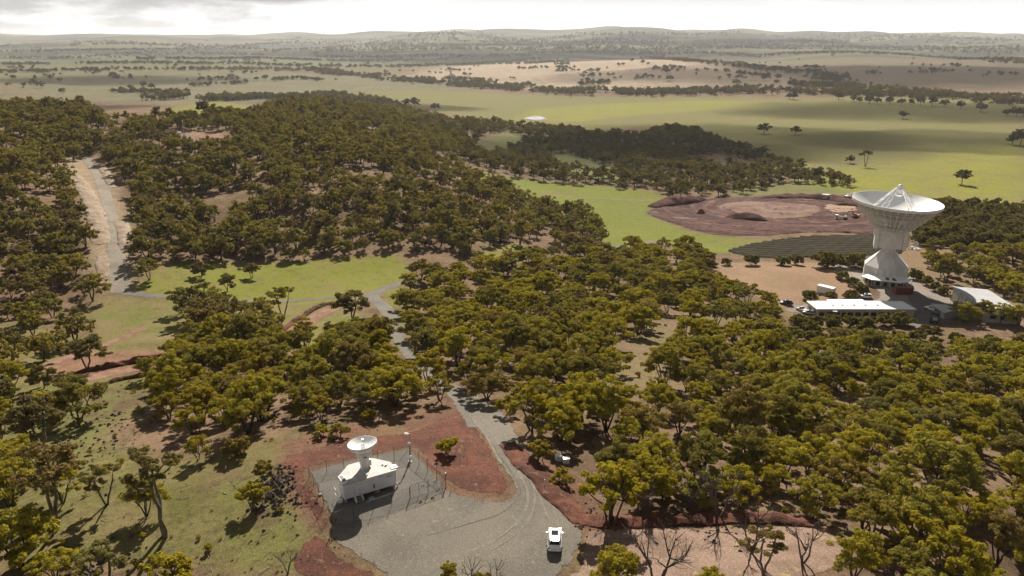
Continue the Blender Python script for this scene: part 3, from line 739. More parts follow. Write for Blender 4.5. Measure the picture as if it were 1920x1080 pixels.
# ------------------------------------------------------------------ the large dish antenna
def big_antenna():
    p = at(1657, 526)
    rz = -math.atan2(p.x, p.y) + math.radians(4)
    T = thing('dish_antenna', 'huge white dish antenna on an octagonal tower above the bare paddock', 'antenna', p, rz)
    oct_ = lambda ap, a0=0: [(ap / math.cos(math.pi / 8) * math.sin(math.pi / 8 + k * math.pi / 4 + a0), -ap / math.cos(math.pi / 8) * math.cos(math.pi / 8 + k * math.pi / 4 + a0)) for k in range(8)]
    lo, hi = oct_(8.5), oct_(2.9)
    m = MB()
    rings = [[(x, y, -1.0) for x, y in lo], [(x, y, 6.4) for x, y in lo], [(x, y, 11.6) for x, y in hi]]
    vs = sum(rings, []); fs = []
    for r in range(2):
        for k in range(8): fs.append((r * 8 + k, r * 8 + (k + 1) % 8, (r + 1) * 8 + (k + 1) % 8, (r + 1) * 8 + k))
    fs.append(tuple(range(16, 24))); m.add(vs, fs)
    base = m.build('base_building', M_OFFW, T)
    m = MB()
    for z in (1.6, 3.4):                                   # panel joints on the tower walls
        for k in range(8):
            a, b = Vector((*lo[k], z)), Vector((*lo[(k + 1) % 8], z))
            m.tube([a * 1.004, b * 1.004], .045, 4)
    for k in range(8): m.tube([(*lo[k], 0), (*lo[k], 6.4), (*hi[k], 11.6)], .09, 5)
    m.build('panel_seam', M_STEELW, base)
    MB().lathe([(2.85, 11.45), (2.85, 13.7), (3.5, 13.72)], 28).build('azimuth_neck', M_OFFW, T, True)
    MB().lathe([(3.15, 11.5), (3.15, 11.85), (2.8, 11.86)], 28).build('bearing_ring', M_STEELW, T, True)
    # alidade housing with a slab at each flank
    h = MB().box((0, 0, 17.3), (9.4, 8.6, 7.6), 0, 1.03).build('alidade_housing', M_OFFW, T, False, .12)
    for s in (-1, 1):
        MB().box((s * 5.5, -.4, 17.4), (1.5, 9.2, 8.2), 0, 1.02).build('flank_slab', M_STEELW, T, False, .10)
        MB().box((s * 4.73, -4.36, 17.3), (.10, .12, 7.4)).build('flank_joint', M_DARKSTEEL, h)
        MB().box((s * 4.0, -4.42, 18.4), (.28, .1, .28)).build('wall_lamp', M_DARKSTEEL, h)
    MB().box((.1, -4.52, 18.9), (2.5, .36, .34)).build('light_ledge', M_WHITE, h)
    MB().box((.1, -4.46, 20.0), (2.7, .08, 1.7)).build('service_door', M_STEELW, h)
    m = MB()
    for s in (-1, 1): m.tube([(6.35, -3 + s * .9, 15.4), (6.35, -3 + s * .9, 19.4)], .07, 5)
    for z in np.arange(15.6, 19.4, .75): m.box((6.7, -3, z), (.75, 1.8, .06))
    for s in (-1, 1): m.tube([(7.05, -3 + s * .9, 15.4), (7.05, -3 + s * .9, 19.4)], .06, 5)
    m.build('ladder_cage', M_STEELW, T)
    MB().box((-6.6, -2.2, 19.2), (.7, 2.0, 2.4)).build('equipment_cabinet', M_WHITE, T, False, .08)
    # reflector, tilted a touch off the zenith
    D = link(bpy.data.objects.new('dish', None)); D.parent = T; D.location = (0, 0, 20.6)
    D.rotation_euler = (math.radians(1.2), math.radians(2.2), 0)
    dish = D
    R, ZR, ZV = 17.5, 10.5, 3.7
    surf = [(.9 + (R - .9) * i / 16, ZV + (ZR - ZV) * ((.9 + (R - .9) * i / 16) / R) ** 2) for i in range(17)]
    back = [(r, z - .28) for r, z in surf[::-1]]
    tmat = NT('dish surface')
    sx = tmat.node('ShaderNodeSeparateXYZ'); tmat.set(sx.inputs[0], tmat.tc())
    ang = tmat.math('ARCTAN2', sx.outputs[1], sx.outputs[0])
    rad = tmat.math('SQRT', tmat.math('ADD', tmat.math('MULTIPLY', sx.outputs[0], sx.outputs[0]), tmat.math('MULTIPLY', sx.outputs[1], sx.outputs[1])))
    seam = tmat.math('MINIMUM', tmat.math('MULTIPLY', tmat.math('PINGPONG', tmat.math('MULTIPLY', ang, 24 / math.pi), .5), rad), tmat.math('MULTIPLY', tmat.math('PINGPONG', tmat.math('DIVIDE', rad, 2.4), .5), 24))
    tmat.bsdf(tmat.mix(tmat.step(seam, 0, .25), (.70, .70, .70), (.82, .82, .82)), .38, 0, None, .5)
    MB().lathe(surf, 72).build('reflector', tmat.m, D, True, 0, 55)
    MB().lathe(back, 72).build('reflector_backing', plain('shade-darkened backing', (.34, .33, .31), .6, .2, .1, .4), D, True, 0, 55)  # underside shade put into the colour: back darker than the white front
    MB().lathe([(R, ZR + .03), (R + .16, ZR + .03), (R + .16, ZR - .95), (R - .1, ZR - .95)], 72).build('rim_band', M_WHITE, D, True)
    # backing truss: 24 ribs, hoops and braces
    prof = [(17.1, 9.4), (15.0, 7.35), (12.8, 5.2), (10.6, 3.0), (8.6, .9), (7.0, -.1)]
    topz = lambda r: ZV + (ZR - ZV) * (r / R) ** 2 - .45
    NR = 36
    m = MB()
    low = [(r, 0, z) for r, z in prof]
    m.tube(low, .15, 4); m.tube([(r, 0, topz(r)) for r, _ in prof], .08, 4)
    for i, (r, z) in enumerate(prof):
        m.tube([(r, 0, z), (r, 0, topz(r))], .07, 4)
        if i < len(prof) - 1:
            r2, z2 = prof[i + 1]
            m.tube([(r, 0, z), (r2, 0, topz(r2))], .06, 4)
    rib = m.mesh('rib')
    for k in range(NR):
        o = new_obj('rib', rib, M_STEELW, D); o.rotation_euler = (0, 0, 2 * math.pi * k / NR)
    for i, (r, z) in enumerate(prof):
        mm = MB(); q = [(r * math.cos(2 * math.pi * k / NR), r * math.sin(2 * math.pi * k / NR), z) for k in range(NR + 1)]
        mm.tube(q, .13, 4, False)
        mm.tube([(a[0], a[1], topz(r)) for a in q], .06, 4, False)
        if i < len(prof) - 1:
            r2, z2 = prof[i + 1]
            for k in range(NR):
                a, b = 2 * math.pi * k / NR, 2 * math.pi * (k + 1) / NR
                mm.tube([(r * math.cos(a), r * math.sin(a), z), (r2 * math.cos(b), r2 * math.sin(b), z2)], .075, 4, False)
                mm.tube([(r * math.cos(b), r * math.sin(b), z), (r2 * math.cos(a), r2 * math.sin(a), z2)], .06, 4, False)
        mm.build('hoop_truss', M_STEELW, D)
    MB().lathe([(6.8, .9), (7.0, -.3), (6.4, -.7), (2.5, -.8)], 36).build('hub_ring', M_OFFW, D, True)
    MB().lathe([(2.2, -.9), (2.2, 4.6), (1.3, 5.2), (1.1, 6.4), (.7, 6.5)], 28).build('feed_cone', M_WHITE, D, True)
    # four lattice legs and the secondary mirror
    apex = Vector((0, 0, 16.0))
    for k in range(4):
        a = math.radians(52 + 90 * k)
        u = Vector((math.cos(a), math.sin(a), 0)); w = Vector((-math.sin(a), math.cos(a), 0))
        foot = u * 10.6 + Vector((0, 0, topz(10.6) + .5)); top = apex + u * .9
        m = MB()
        N = 8; L = [[], []]
        for i in range(N + 1):
            t = i / N
            wd = 1.35 * (1 - t) + .18
            c = foot.lerp(top, t)
            L[0].append(c + w * wd); L[1].append(c - w * wd)
        m.tube(L[0], .17, 5); m.tube(L[1], .17, 5)
        for i in range(N):
            m.tube([L[i % 2][i], L[1 - i % 2][i + 1]], .09, 4)
            m.tube([L[0][i], L[1][i]], .08, 4)
        m.build('mirror_leg', M_WHITE, D)
    MB().lathe([(.05, 12.05), (.9, 12.2), (1.75, 12.75), (1.75, 12.95), (.5, 13.0)], 28).build('secondary_mirror', M_WHITE, D, True)
    MB().lathe([(1.3, 13.0), (1.3, 15.0), (.9, 15.4), (.9, 16.2), (.4, 16.6)], 16, close=True).build('mirror_housing', M_OFFW, D, True)
    # low verandah roof wrapped round the foot of the tower
    vr = thing('annex_building', 'low verandah annex wrapped round the foot of the huge dish antenna tower', 'building', p, rz)
    inn, out = oct_(8.55), oct_(13.4)
    for k in (6, 7, 0):                                 # faces from the left flank round the front to the right
        lp = lambda p_, q_, t_: (p_[0] + (q_[0] - p_[0]) * t_, p_[1] + (q_[1] - p_[1]) * t_)
        a, b, c, d = inn[k], inn[(k + 1) % 8], out[(k + 1) % 8], out[k]
        if k == 6: a, d = lp(a, b, .5), lp(d, c, .5)
        if k == 0: b, c = lp(a, b, .6), lp(d, c, .6)
        zi, zo = 4.05, 3.25
        g = 0.0
        m = MB(); m.add([(*a, zi), (*b, zi), (*c, zo), (*d, zo), (*a, zi - .22), (*b, zi - .22), (*c, zo - .22), (*d, zo - .22)],
                        [(0, 3, 2, 1), (4, 5, 6, 7), (3, 7, 6, 2), (0, 4, 7, 3), (1, 2, 6, 5)])
        rp = m.build('roof', M_WHITE_R, vr)
        if k == 7:
            for t in (.48, .76):
                for_ = MB()
                q = lambda u, v: Vector((*a, zi)).lerp(Vector((*b, zi)), u).lerp(Vector((*d, zo)).lerp(Vector((*c, zo)), u), v) + Vector((0, 0, .06))
                for_.add([q(t, .3), q(t + .14, .3), q(t + .14, .8), q(t, .8)], [(0, 3, 2, 1)])
                for_.build('solar_panel', M_GLASS, rp)
        e = [Vector((*d, 0)) * .985, Vector((*c, 0)) * .985]
        for t in (0, .33, .66, 1):
            q = e[0].lerp(e[1], t)
            MB().box((q.x, q.y, 1.4), (.16, .16, 3.4)).build('post', M_STEELW, vr)
        wa, wb = Vector((*a, 0)).lerp(Vector((*d, 0)), .55), Vector((*b, 0)).lerp(Vector((*c, 0)), .55)
        mid = (wa + wb) / 2; dv = wb - wa
        w_ = MB().box((mid.x, mid.y, 1.1), (dv.length, .2, 3.9), math.atan2(dv.y, dv.x)).build('wall', M_GREYW, vr)
        for t in (.2, .5, .8):
            q = wa.lerp(wb, t) + mid.normalized() * .12
            MB().box((q.x, q.y, 1.5), (1.5, .1, 1.4), math.atan2(dv.y, dv.x)).build('window', M_GLASS, vr)
    for x in (-1.9, .5):
        c = tag(MB().box((0, 0, 1.1), (.8, .7, 2.2)).build('roof_cabinet', M_WHITE, None, False, .06), 'slim white cabinet standing on the verandah roof, ' + ('on the side of the white utility' if x < 0 else 'on the side of the dark solar panels'), 'cabinet', 'cabinets on the verandah roof')
        v = Matrix.Translation(p) @ Matrix.Rotation(rz, 4, 'Z') @ Vector((x * .885, -8.6 * .885, 3.9))
        c.location = v; c.rotation_euler.z = rz
    AREAS.append([(p.x + 15.5 * math.cos(k * .5236), p.y + 15.5 * math.sin(k * .5236)) for k in range(12)])
    T.scale = (.885, .885, 1.01); vr.scale = (.885, .885, 1.0)
    return p
ANT = big_antenna()

# ------------------------------------------------------------------ buildings of the site
def flat_building(name, label, roof_px, zr, z0, m_roof, m_wall, thick=.28, inset=.5, slope=None):
    """walls under an oversailing roof; roof corners measured in the photograph, heights known"""
    zs = slope or [zr] * len(roof_px)
    R = [Vector(on_level(px, py, z)) for (px, py), z in zip(roof_px, zs)]
    c = sum((r for r in R), Vector()) / len(R)
    T = thing(name, label, 'building', (c.x, c.y, z0))
    loc = [r - Vector((c.x, c.y, z0)) for r in R]
    m = MB(); n = len(loc)
    m.add([tuple(r) for r in loc] + [(r.x, r.y, r.z - thick) for r in loc], [tuple(range(n)), tuple(range(n, 2 * n))[::-1]] + [(i, n + i, n + (i + 1) % n, (i + 1) % n) for i in range(n)])
    me = m.build('roof', m_roof, T)
    bmm = bmesh.new(); bmm.from_mesh(me.data); bmesh.ops.recalc_face_normals(bmm, faces=bmm.faces); bmm.to_mesh(me.data); bmm.free()
    cc = sum(loc, Vector()) / n
    W = []
    for r in loc:
        d = Vector((r.x - cc.x, r.y - cc.y, 0)); W.append(Vector((r.x, r.y, r.z - thick - .01)) - d.normalized() * inset * 1.3)
    for i in range(n):
        a, b = W[i], W[(i + 1) % n]
        d = Vector((b.x - a.x, b.y - a.y, 0)).normalized(); nr = Vector((d.y, -d.x, 0)) * .09
        m = MB().add([(a.x - nr.x, a.y - nr.y, -.6), (b.x - nr.x, b.y - nr.y, -.6), (b.x - nr.x, b.y - nr.y, b.z), (a.x - nr.x, a.y - nr.y, a.z),
                      (a.x + nr.x, a.y + nr.y, -.6), (b.x + nr.x, b.y + nr.y, -.6), (b.x + nr.x, b.y + nr.y, b.z), (a.x + nr.x, a.y + nr.y, a.z)],
                     [(0, 1, 2, 3), (7, 6, 5, 4), (0, 4, 5, 1), (3, 2, 6, 7), (0, 3, 7, 4), (1, 5, 6, 2)])
        m.build('wall', m_wall, T)
    AREAS.append([(r.x + (r.x - c.x) * .08, r.y + (r.y - c.y) * .08) for r in R])
    return T, W
def on_wall(T, a, b, t, z, w, h, name, m, out=.16, d=.12):
    a, b = Vector(a), Vector(b); p = a.lerp(b, t); v = b - a; v.z = 0
    cen = Vector((-v.y, v.x, 0)).normalized()
    if cen.dot(Vector((p.x, p.y, 0))) < 0: cen = -cen
    q = p + cen * out
    return MB().box((q.x, q.y, z), (w, d, h), math.atan2(v.y, v.x)).build(name, m, T)

zl = -27.6
T, W = flat_building('long_building', 'long low building with a bright white flat roof, beside the antenna yard', [(1531.6,579.3),(1512,564.3),(1551,564),(1550,561),(1617,561),(1621,564),(1692,564.6),(1719,579.6)], zl + 3.5, zl, M_WHITE_R, M_CREAM)
for i, t in enumerate((.04, .12, .20, .34, .42, .50, .58, .66, .80, .90)):
    on_wall(T, W[-1], W[0], 1 - t, 1.7, 1.7, 1.3, 'window', M_GLASS)
for t in (.27, .73): on_wall(T, W[-1], W[0], 1 - t, 1.1, 1.3, 2.3, 'door', M_DARKSTEEL)
for t in (.3, .7): on_wall(T, W[0], W[1], t, 1.5, 1.6, 1.2, 'window', M_GLASS)
on_wall(T, W[-1], W[0], .5, 3.12, (W[-1] - W[0]).length + .9, .16, 'gutter', M_GALV, .55, .16)
for t in (.2, .38, .55, .72, .86):
    q = W[-1].lerp(W[0], t) * .55 + W[5].lerp(W[2], t) * .45; MB().box((q.x, q.y, 3.62), (.7, .7, .35), 0, .8).build('roof_vent', M_GALV, T)
T, W = flat_building('workshop_building', 'tall workshop with a large pale skillion roof at the edge of the site', [(1785.6,536.7),(1852,542.8),(1921,586),(1852,580.6)], zl + 5, zl, M_GREYROOF, M_GREYW, slope=[zl + 5.3, zl + 5.3, zl + 5.0, zl + 5.0])
for t in (.12, .3, .48, .66): on_wall(T, W[3], W[0], 1 - t, 1.6, 3.2, 3.2, 'roller_door', M_CREAM)
for t in (.21, .39, .57): on_wall(T, W[3], W[0], 1 - t, 2.4, .45, 4.8, 'wall_pier', M_OFFW, .3, .4)
for t in (.2, .5, .8): on_wall(T, W[3], W[2], t, 2.4, 1.8, 1.2, 'window', M_GLASS)
T, W = flat_building('carport', 'small open shed with a pale flat roof beside the parked van', [(1745.6,568.9),(1792,572.8),(1803,580),(1771,586.7)], zl + 3, zl, M_GREYROOF, M_GREYW)
on_wall(T, W[3], W[0], .5, 1.2, 3.6, 2.2, 'dark_opening_panel', M_DARKSTEEL)  # dark panel on a closed wall, standing in for a shaded bay
def container(name, label, c, L, wd, ht, rz, m, cat='container'):
    T = thing(name, label, cat, c, rz)
    MB().box((0, 0, ht / 2 + .12), (L, wd, ht)).build('body', m, T, False, .04)
    mm = MB()
    for s in (-1, 1):
        for x in np.arange(-L / 2 + .25, L / 2 - .1, .3): mm.box((x, s * (wd / 2 + .02), ht / 2 + .12), (.12, .05, ht - .3))
    tag(mm.build('corrugation', m, T), kind='stuff')
    for s in (-1, 1):
        d = MB().box((L / 2 + .03, s * wd / 4, ht / 2 + .12), (.05, wd / 2 - .08, ht - .25)).build('door', m, T)
        MB().tube([(L / 2 + .08, s * wd / 8, .3), (L / 2 + .08, s * wd / 8, ht)], .03, 5).build('lock_rod', M_GALV, d)
    for sx in (-1, 1):
        for sy in (-1, 1): MB().box((sx * (L / 2 - .09), sy * (wd / 2 - .09), .06), (.2, .2, .14)).build('corner_foot', M_DARKSTEEL, T)
    AREAS.append([(c[0] + L * .7 * math.cos(k), c[1] + L * .7 * math.sin(k)) for k in range(6)])
    return T
p = at(1692, 551); container('shipping_container', 'dark red shipping container at the foot of the huge dish antenna', p, 6.1, 2.44, 2.5, math.radians(-3), M_REDBOX)
p = at(1548, 550); container('shipping_container', 'white shipping container on the bare paddock behind two round shrubs', p, 6.1, 2.44, 2.6, math.radians(-47), M_WHITE)

# ------------------------------------------------------------------ vehicles
def loft(stations):
    """stations: list of rings (same count) -> closed body"""
    m = MB(); n = len(stations[0]); vs = sum(stations, []); fs = []
    for i in range(len(stations) - 1):
        for k in range(n): fs.append((i * n + k, i * n + (k + 1) % n, (i + 1) * n + (k + 1) % n, (i + 1) * n + k))
    fs += [tuple(range(n))[::-1], tuple(range((len(stations) - 1) * n, len(stations) * n))]
    return m.add(vs, fs)
def fix(o):
    b = bmesh.new(); b.from_mesh(o.data); bmesh.ops.recalc_face_normals(b, faces=b.faces); b.to_mesh(o.data); b.free(); return o
def suv(name, label, loc, rz, paint, ute=False, group=None):
    """five-door off-roader, nose along +Y"""
    T = thing(name, label, 'car', loc, rz, group)
    def ring(y, w, zb, zs, zt, tw):
        return [(-w * .88, y, zb), (w * .88, y, zb), (w, y, zb + .22), (w, y, zs), (w * .97, y, zt - .06), (tw, y, zt), (-tw, y, zt), (-w * .97, y, zt - .06), (-w, y, zs), (-w, y, zb + .22)]
    st = [ring(-2.30, .80, .45, .75, .92, .72), ring(-2.22, .88, .36, .80, 1.02, .80), ring(-1.6, .93, .32, .85, 1.06, .86), ring(0, .94, .30, .82, 1.02, .88),
          ring(1.0, .93, .30, .82, 1.02, .86), ring(1.25, .92, .32, .80, 1.04, .84), ring(2.0, .88, .34, .72, .96, .76), ring(2.25, .80, .38, .62, .82, .66), ring(2.34, .66, .45, .58, .72, .5)]
    body = fix(loft(st).build('body', paint, T, True, .03, 35))
    def cab(y, w, z0, z1, tw): return [(-w, y, z0), (w, y, z0), (tw, y, z1 - .07), (tw * .86, y, z1), (-tw * .86, y, z1), (-tw, y, z1 - .07)]
    back = -2.05 if not ute else -.35
    cs = [cab(back, .82, .95, 1.05, .80), cab(back + .38, .84, .95, 1.62, .66), cab(back + .75, .86, .95, 1.70, .70), cab(.1, .86, .95, 1.72, .71), cab(.55, .85, .95, 1.68, .68), cab(1.22, .82, .95, 1.06, .78)]
    cabin = fix(loft(cs).build('cabin', paint, T, True, .02, 35))
    def pane(nm, q, off):
        q = [Vector(v) + Vector(off) for v in q]
        o = MB().add(q, [(0, 1, 2, 3)]).build(nm, M_GLASS, cabin); 
        so = o.modifiers.new('thick', 'SOLIDIFY'); so.thickness = .02; so.offset = 0
        return o
    pane('rear_window', [(-.70, back + .10, 1.13), (.70, back + .10, 1.13), (.58, back + .36, 1.56), (-.58, back + .36, 1.56)], (0, -.03, .02))
    pane('windscreen', [(-.70, 1.14, 1.12), (.70, 1.14, 1.12), (.60, .60, 1.63), (-.60, .60, 1.63)], (0, .03, .02))
    for s in (-1, 1):
        y0 = back + .45
        for a, b in ((y0, -.55), (-.48, .42)) if not ute else ((-.1, .42),):
            pane('side_window', [(s * .835, a, 1.10), (s * .835, b + (.25 if b > 0 else 0), 1.10), (s * .715, b, 1.60), (s * .70, a + .05, 1.58)], (s * .012, 0, 0))
        MB().box((s * 1.04, .78, 1.10), (.2, .1, .15)).build('mirror', paint, T, False, .02)
        MB().box((s * .74, -2.27, .86), (.24, .08, .13)).build('tail_light', M_REDLIGHT, T)
        MB().box((s * .62, 2.22, .74), (.3, .16, .13)).build('headlight', M_GLASS, T)
        MB().tube([(s * .64, back + .55, 1.72), (s * .66, -.3, 1.765), (s * .62, .4, 1.73)], .022, 5).build('roof_rail', M_GALV, T)
        for y in (-1.45, 1.42):
            w = MB().lathe([(.20, -.11), (.34, -.11), (.36, -.07), (.36, .07), (.34, .11), (.20, .11)], 20, close=True)
            w.v = [(z + s * .82, x + y, yy + .36) for x, yy, z in w.v]
            wo = fix(w.build('wheel', M_BLACK, T, True))
            r = MB().lathe([(.02, -.02), (.21, -.02), (.21, .02)], 16)
            r.v = [(z + s * .935, x + y, yy + .36) for x, yy, z in r.v]
            r.build('rim', M_GALV, wo)
            a = MB().lathe([(.37, -.03), (.47, -.03), (.47, .03), (.37, .03)], 16)
            a.v = [(z + s * .935, x + y, yy + .36) for x, yy, z in a.v]
            a.build('wheel_arch', M_BLACK, T)
    if not ute:
        MB().box((0, -.12, 1.748), (.9, .95, .03), 0, 1, math.radians(-3.5)).build('sunroof', M_ROOFGLASS, cabin, False, .01)
        MB().box((0, -1.70, 1.655), (1.1, .22, .04)).build('rear_spoiler', paint, cabin, False, .015)
    else:
        MB().box((0, -1.35, .98), (1.62, 1.7, .05)).build('tray', M_DARKSTEEL, T)
    MB().box((0, -2.315, .74), (.38, .02, .12)).build('number_plate', M_PLATE, T)
    MB().box((0, -2.30, .50), (1.55, .12, .16)).build('bumper', M_BLACK if ute else paint, T, False, .03)
    return T
def place_car(px, py, rz_deg, **k):
    p = at(px, py); p.z += .05
    c = suv(loc=p, rz=math.radians(rz_deg), **k); c.scale = (.97, .94, .97); return c
CARP = at(1040, 1020)
place_car(1040, 1019, -4, name='parked_car', label='white off-road wagon with a glass sunroof parked on the gravel yard', paint=M_CARW)
place_car(1623, 559, 78, name='parked_car', label='white wagon parked between the round shrubs and the antenna tower', paint=M_CARW, group='cars at the antenna site')
place_car(1746, 582, 35, name='parked_car', label='white van parked beside the small open shed on the bitumen', paint=M_CARW, group='cars at the antenna site')
place_car(1517, 590, 60, name='parked_car', label='silver car parked against the end wall of the long low building', paint=M_SILVER, group='cars at the antenna site')
place_car(1504, 584, 30, name='parked_utility', label='white utility with an open tray behind the silver car', paint=M_CARW, ute=True, group='cars at the antenna site')
place_car(1474, 571, 80, name='parked_car', label='dark car half hidden by trees at the yard entrance', paint=M_DARKSTEEL, group='cars at the antenna site')

def tray_truck(p, rz, label, cabm, traym, load=None, name='flatbed_truck'):
    T = thing(name, label, 'truck', p, rz)
    c = MB().box((0, 2.6, 1.55), (2.2, 1.7, 1.9), 0, .93).build('cab', cabm, T, False, .08)
    MB().box((0, 3.45, 1.9), (1.8, .06, .75)).build('windscreen', M_GLASS, c)
    for s in (-1, 1): MB().box((s * 1.07, 2.75, 1.85), (.06, .9, .65)).build('side_window', M_GLASS, c)
    MB().box((0, -.4, .75), (.9, 6.4, .28)).build('chassis', M_DARKSTEEL, T)
    t = MB().box((0, -.8, 1.05), (2.35, 4.8, .14)).build('tray', traym, T)
    for s in (-1, 1): MB().box((s * 1.15, -.8, 1.35), (.06, 4.8, .5)).build('side_board', traym, t)
    MB().box((0, 1.62, 1.6), (2.3, .08, 1.1)).build('headboard', traym, t)
    if load: load(T)
    for s in (-1, 1):
        for y in (2.4, -1.6, -2.7):
            w = MB().lathe([(.1, -.14), (.46, -.14), (.48, 0), (.46, .14), (.1, .14)], 16, close=True); w.v = [(z + s * .95, x + y, yy + .48) for x, yy, z in w.v]
            fix(w.build('wheel', M_BLACK, T, True))
    return T
p = at(1751, 603); p.z += .1
def ld(T):
    MB().box((-.2, -.6, 1.6), (1.6, 2.0, .9), .1).build('load', M_GREENM, T, False, .1); MB().box((.3, -2.2, 1.5), (1.3, 1.1, .75), -.1).build('load', M_CONC, T, False, .08)
tray_truck(p, math.radians(-32), 'dark loaded tray truck at the corner of the small open shed', M_GREENM, M_DARKSTEEL, ld)
def tractor(p, rz, label):
    T = thing('tractor', label, 'tractor', p, rz)
    MB().box((0, .9, 1.05), (.8, 1.9, .8), 0, .92).build('bonnet', M_ORANGE, T, False, .08)
    c = MB().box((0, -.55, 1.75), (1.35, 1.3, 1.6), 0, .9).build('cab', M_ORANGE, T, False, .06)
    for s in (-1, 1): MB().box((s * .66, -.55, 1.9), (.05, 1.0, .9)).build('side_window', M_GLASS, c)
    MB().box((0, .1, 1.95), (1.1, .06, .85)).build('windscreen', M_GLASS, c)
    MB().box((0, -.55, 2.6), (1.4, 1.4, .1)).build('cab_roof', M_WHITE, c)
    m = MB()
    for s in (-1, 1): m.tube([(s * .6, .3, 1.2), (s * .6, 1.6, 1.5), (s * .6, 2.4, .6)], .09, 5)
    m.build('loader_arm', M_ORANGE, T); MB().box((0, 2.55, .5), (1.7, .5, .5)).build('bucket', M_WHITE, T, False, .05)
    for s in (-1, 1):
        for y, r in ((-.7, .8), (1.5, .5)):
            w = MB().lathe([(.1, -.2), (r * .95, -.2), (r, 0), (r * .95, .2), (.1, .2)], 18, close=True); w.v = [(z + s * .85, x + y, yy + r) for x, yy, z in w.v]
            fix(w.build('wheel', M_BLACK, T, True))
p = at(1560, 597); p.z += .08
tractor(p, math.radians(75), 'orange tractor with a front bucket parked against the long low building')

def excavator(p, rz, label, m_, boom_up=1.0):
    T = thing('excavator', label, 'excavator', p, rz)
    for s in (-1, 1):
        tr = MB(); pts = []
        for k in range(12):
            a = math.pi * 2 * k / 12; pts.append((s * 1.25, 1.5 * (1 if math.cos(a) > 0 else -1) + .42 * math.cos(a), .45 + .45 * math.sin(a)))
        vs = [(x - .3, y, z) for x, y, z in pts] + [(x + .3, y, z) for x, y, z in pts]
        tr.add(vs, [tuple(range(12)), tuple(range(12, 24))[::-1]] + [(i, 12 + i, 12 + (i + 1) % 12, (i + 1) % 12) for i in range(12)])
        fix(tr.build('track', M_BLACK, T))
    MB().box((0, 0, .85), (1.7, 1.7, .4)).build('undercarriage', M_DARKSTEEL, T)
    h = MB().box((0, -.5, 1.55), (2.6, 3.2, .95), 0, .97).build('engine_house', m_, T, False, .08)
    c = MB().box((-.75, .75, 2.0), (1.0, 1.5, 1.6), 0, .92).build('cab', m_, T, False, .06)
    MB().box((-.75, 1.49, 2.25), (.8, .06, .9)).build('windscreen', M_GLASS, c); MB().box((-1.24, .8, 2.25), (.05, 1.1, .85)).build('side_window', M_GLASS, c)
    MB().box((.1, -2.05, 1.5), (2.5, .5, .9)).build('counterweight', M_DARKSTEEL, T, False, .1)
    b = [(.35, .9, 1.6), (.35, 2.4, 3.4 + boom_up), (.35, 4.6, 3.5 + boom_up * .6)]
    MB().tube(b, [.32, .36, .24], 4).build('boom', m_, T)
    st = [(.35, 4.4, 3.9 + boom_up * .6), (.35, 5.6, 1.4)]
    MB().tube(st, [.24, .16], 4).build('stick', m_, T)
    MB().tube([(.35, 1.6, 1.7), (.35, 2.6, 3.0 + boom_up)], .09, 6).build('ram', M_GALV, T)
    bk = MB().prism([(5.2, 1.5), (6.1, 1.3), (6.2, .7), (5.6, .35), (5.1, .6)], -.55, .55); bk.v = [(z + .35, x, y) for x, y, z in bk.v]
    fix(bk.build('bucket', M_DARKSTEEL, T))
def on_works(px, py):
    p = at(px, py); p.z += .5 + rel_works(p.x, p.y); return p
excavator(on_works(1604, 410), math.radians(95), 'orange excavator with a raised boom on the red earthworks beside the huge dish', M_ORANGE, .8)
excavator(on_works(1589, 374), math.radians(-70), 'pale excavator on the far edge of the earthworks', M_WHITE, -.3)
tray_truck(on_works(1577, 413), math.radians(80), 'white tipper truck in front of the orange excavator on the earthworks', M_WHITE, M_OFFW, None, 'tipper_truck')
def mound(label, line, w, h, m):
    """heap of dumped spoil along a line"""
    P = resample([np.array(at(*p)[:2]) for p in line], 1.5, False); c = P[len(P) // 2]; zc = level_xy(*c)
    vs, fs = [], []; K = 12
    for i, p in enumerate(P):
        d = P[min(i + 1, len(P) - 1)] - P[max(i - 1, 0)]; d = d / (np.hypot(*d) + 1e-9); nr = np.array((-d[1], d[0]))
        e = math.sin(math.pi * (i + .0) / (len(P) - 1)) ** .6
        for k in range(K + 1):
            s = k / K - .5; q = p + nr * s * w * (.5 + .5 * e)
            hh = h * e * math.cos(s * math.pi) * (1 + .45 * fr(q[0], q[1], .22) + .25 * fr(q[0], q[1], .7))
            vs.append((q[0] - c[0], q[1] - c[1], level_xy(*q) - zc + (.5 + hh if 0 < k < K else -.2)))
    for i in range(len(P) - 1):
        for k in range(K):
            a = i * (K + 1) + k; fs.append((a, a + 1, a + K + 2, a + K + 1))
    me = bpy.data.meshes.new('spoil_heap'); me.from_pydata(vs, [], fs)
    if me.polygons[len(me.polygons) // 2].normal.z < 0: me.flip_normals()
    me.polygons.foreach_set('use_smooth', [True] * len(me.polygons))
    o = new_obj('spoil_heap', me, m); o.location = (c[0], c[1], zc)
    tag(o, label, 'soil heap', 'spoil heaps on the earthworks')
M_SPOIL = ground_mat('dark spoil', (.13, .055, .045), (.095, .045, .036), (.18, .08, .06), .3, 1.2, 5, .4, .6, .3)
mound('dark red spoil heap in the middle of the earthworks', [(1360,410),(1400,411),(1440,414)], 13, 3.2, M_SPOIL)
mound('dark spoil heap under the trees at the tapered end of the earthworks', [(1222,389),(1260,383),(1300,377),(1322,374)], 15, 4.2, M_SPOIL)
mound('long low dark spoil ridge along the far edge of the earthworks', [(1420,372),(1500,371),(1560,374),(1625,386)], 14, 2.6, M_SPOIL)
mound('small red spoil cone near the tapered end of the earthworks', [(1308,402),(1313,401),(1318,400)], 6, 3.4, M_CLAY)
mound('low spoil ridge beside the orange excavator', [(1560,384),(1590,386),(1625,392)], 9, 2.0, M_SPOIL)
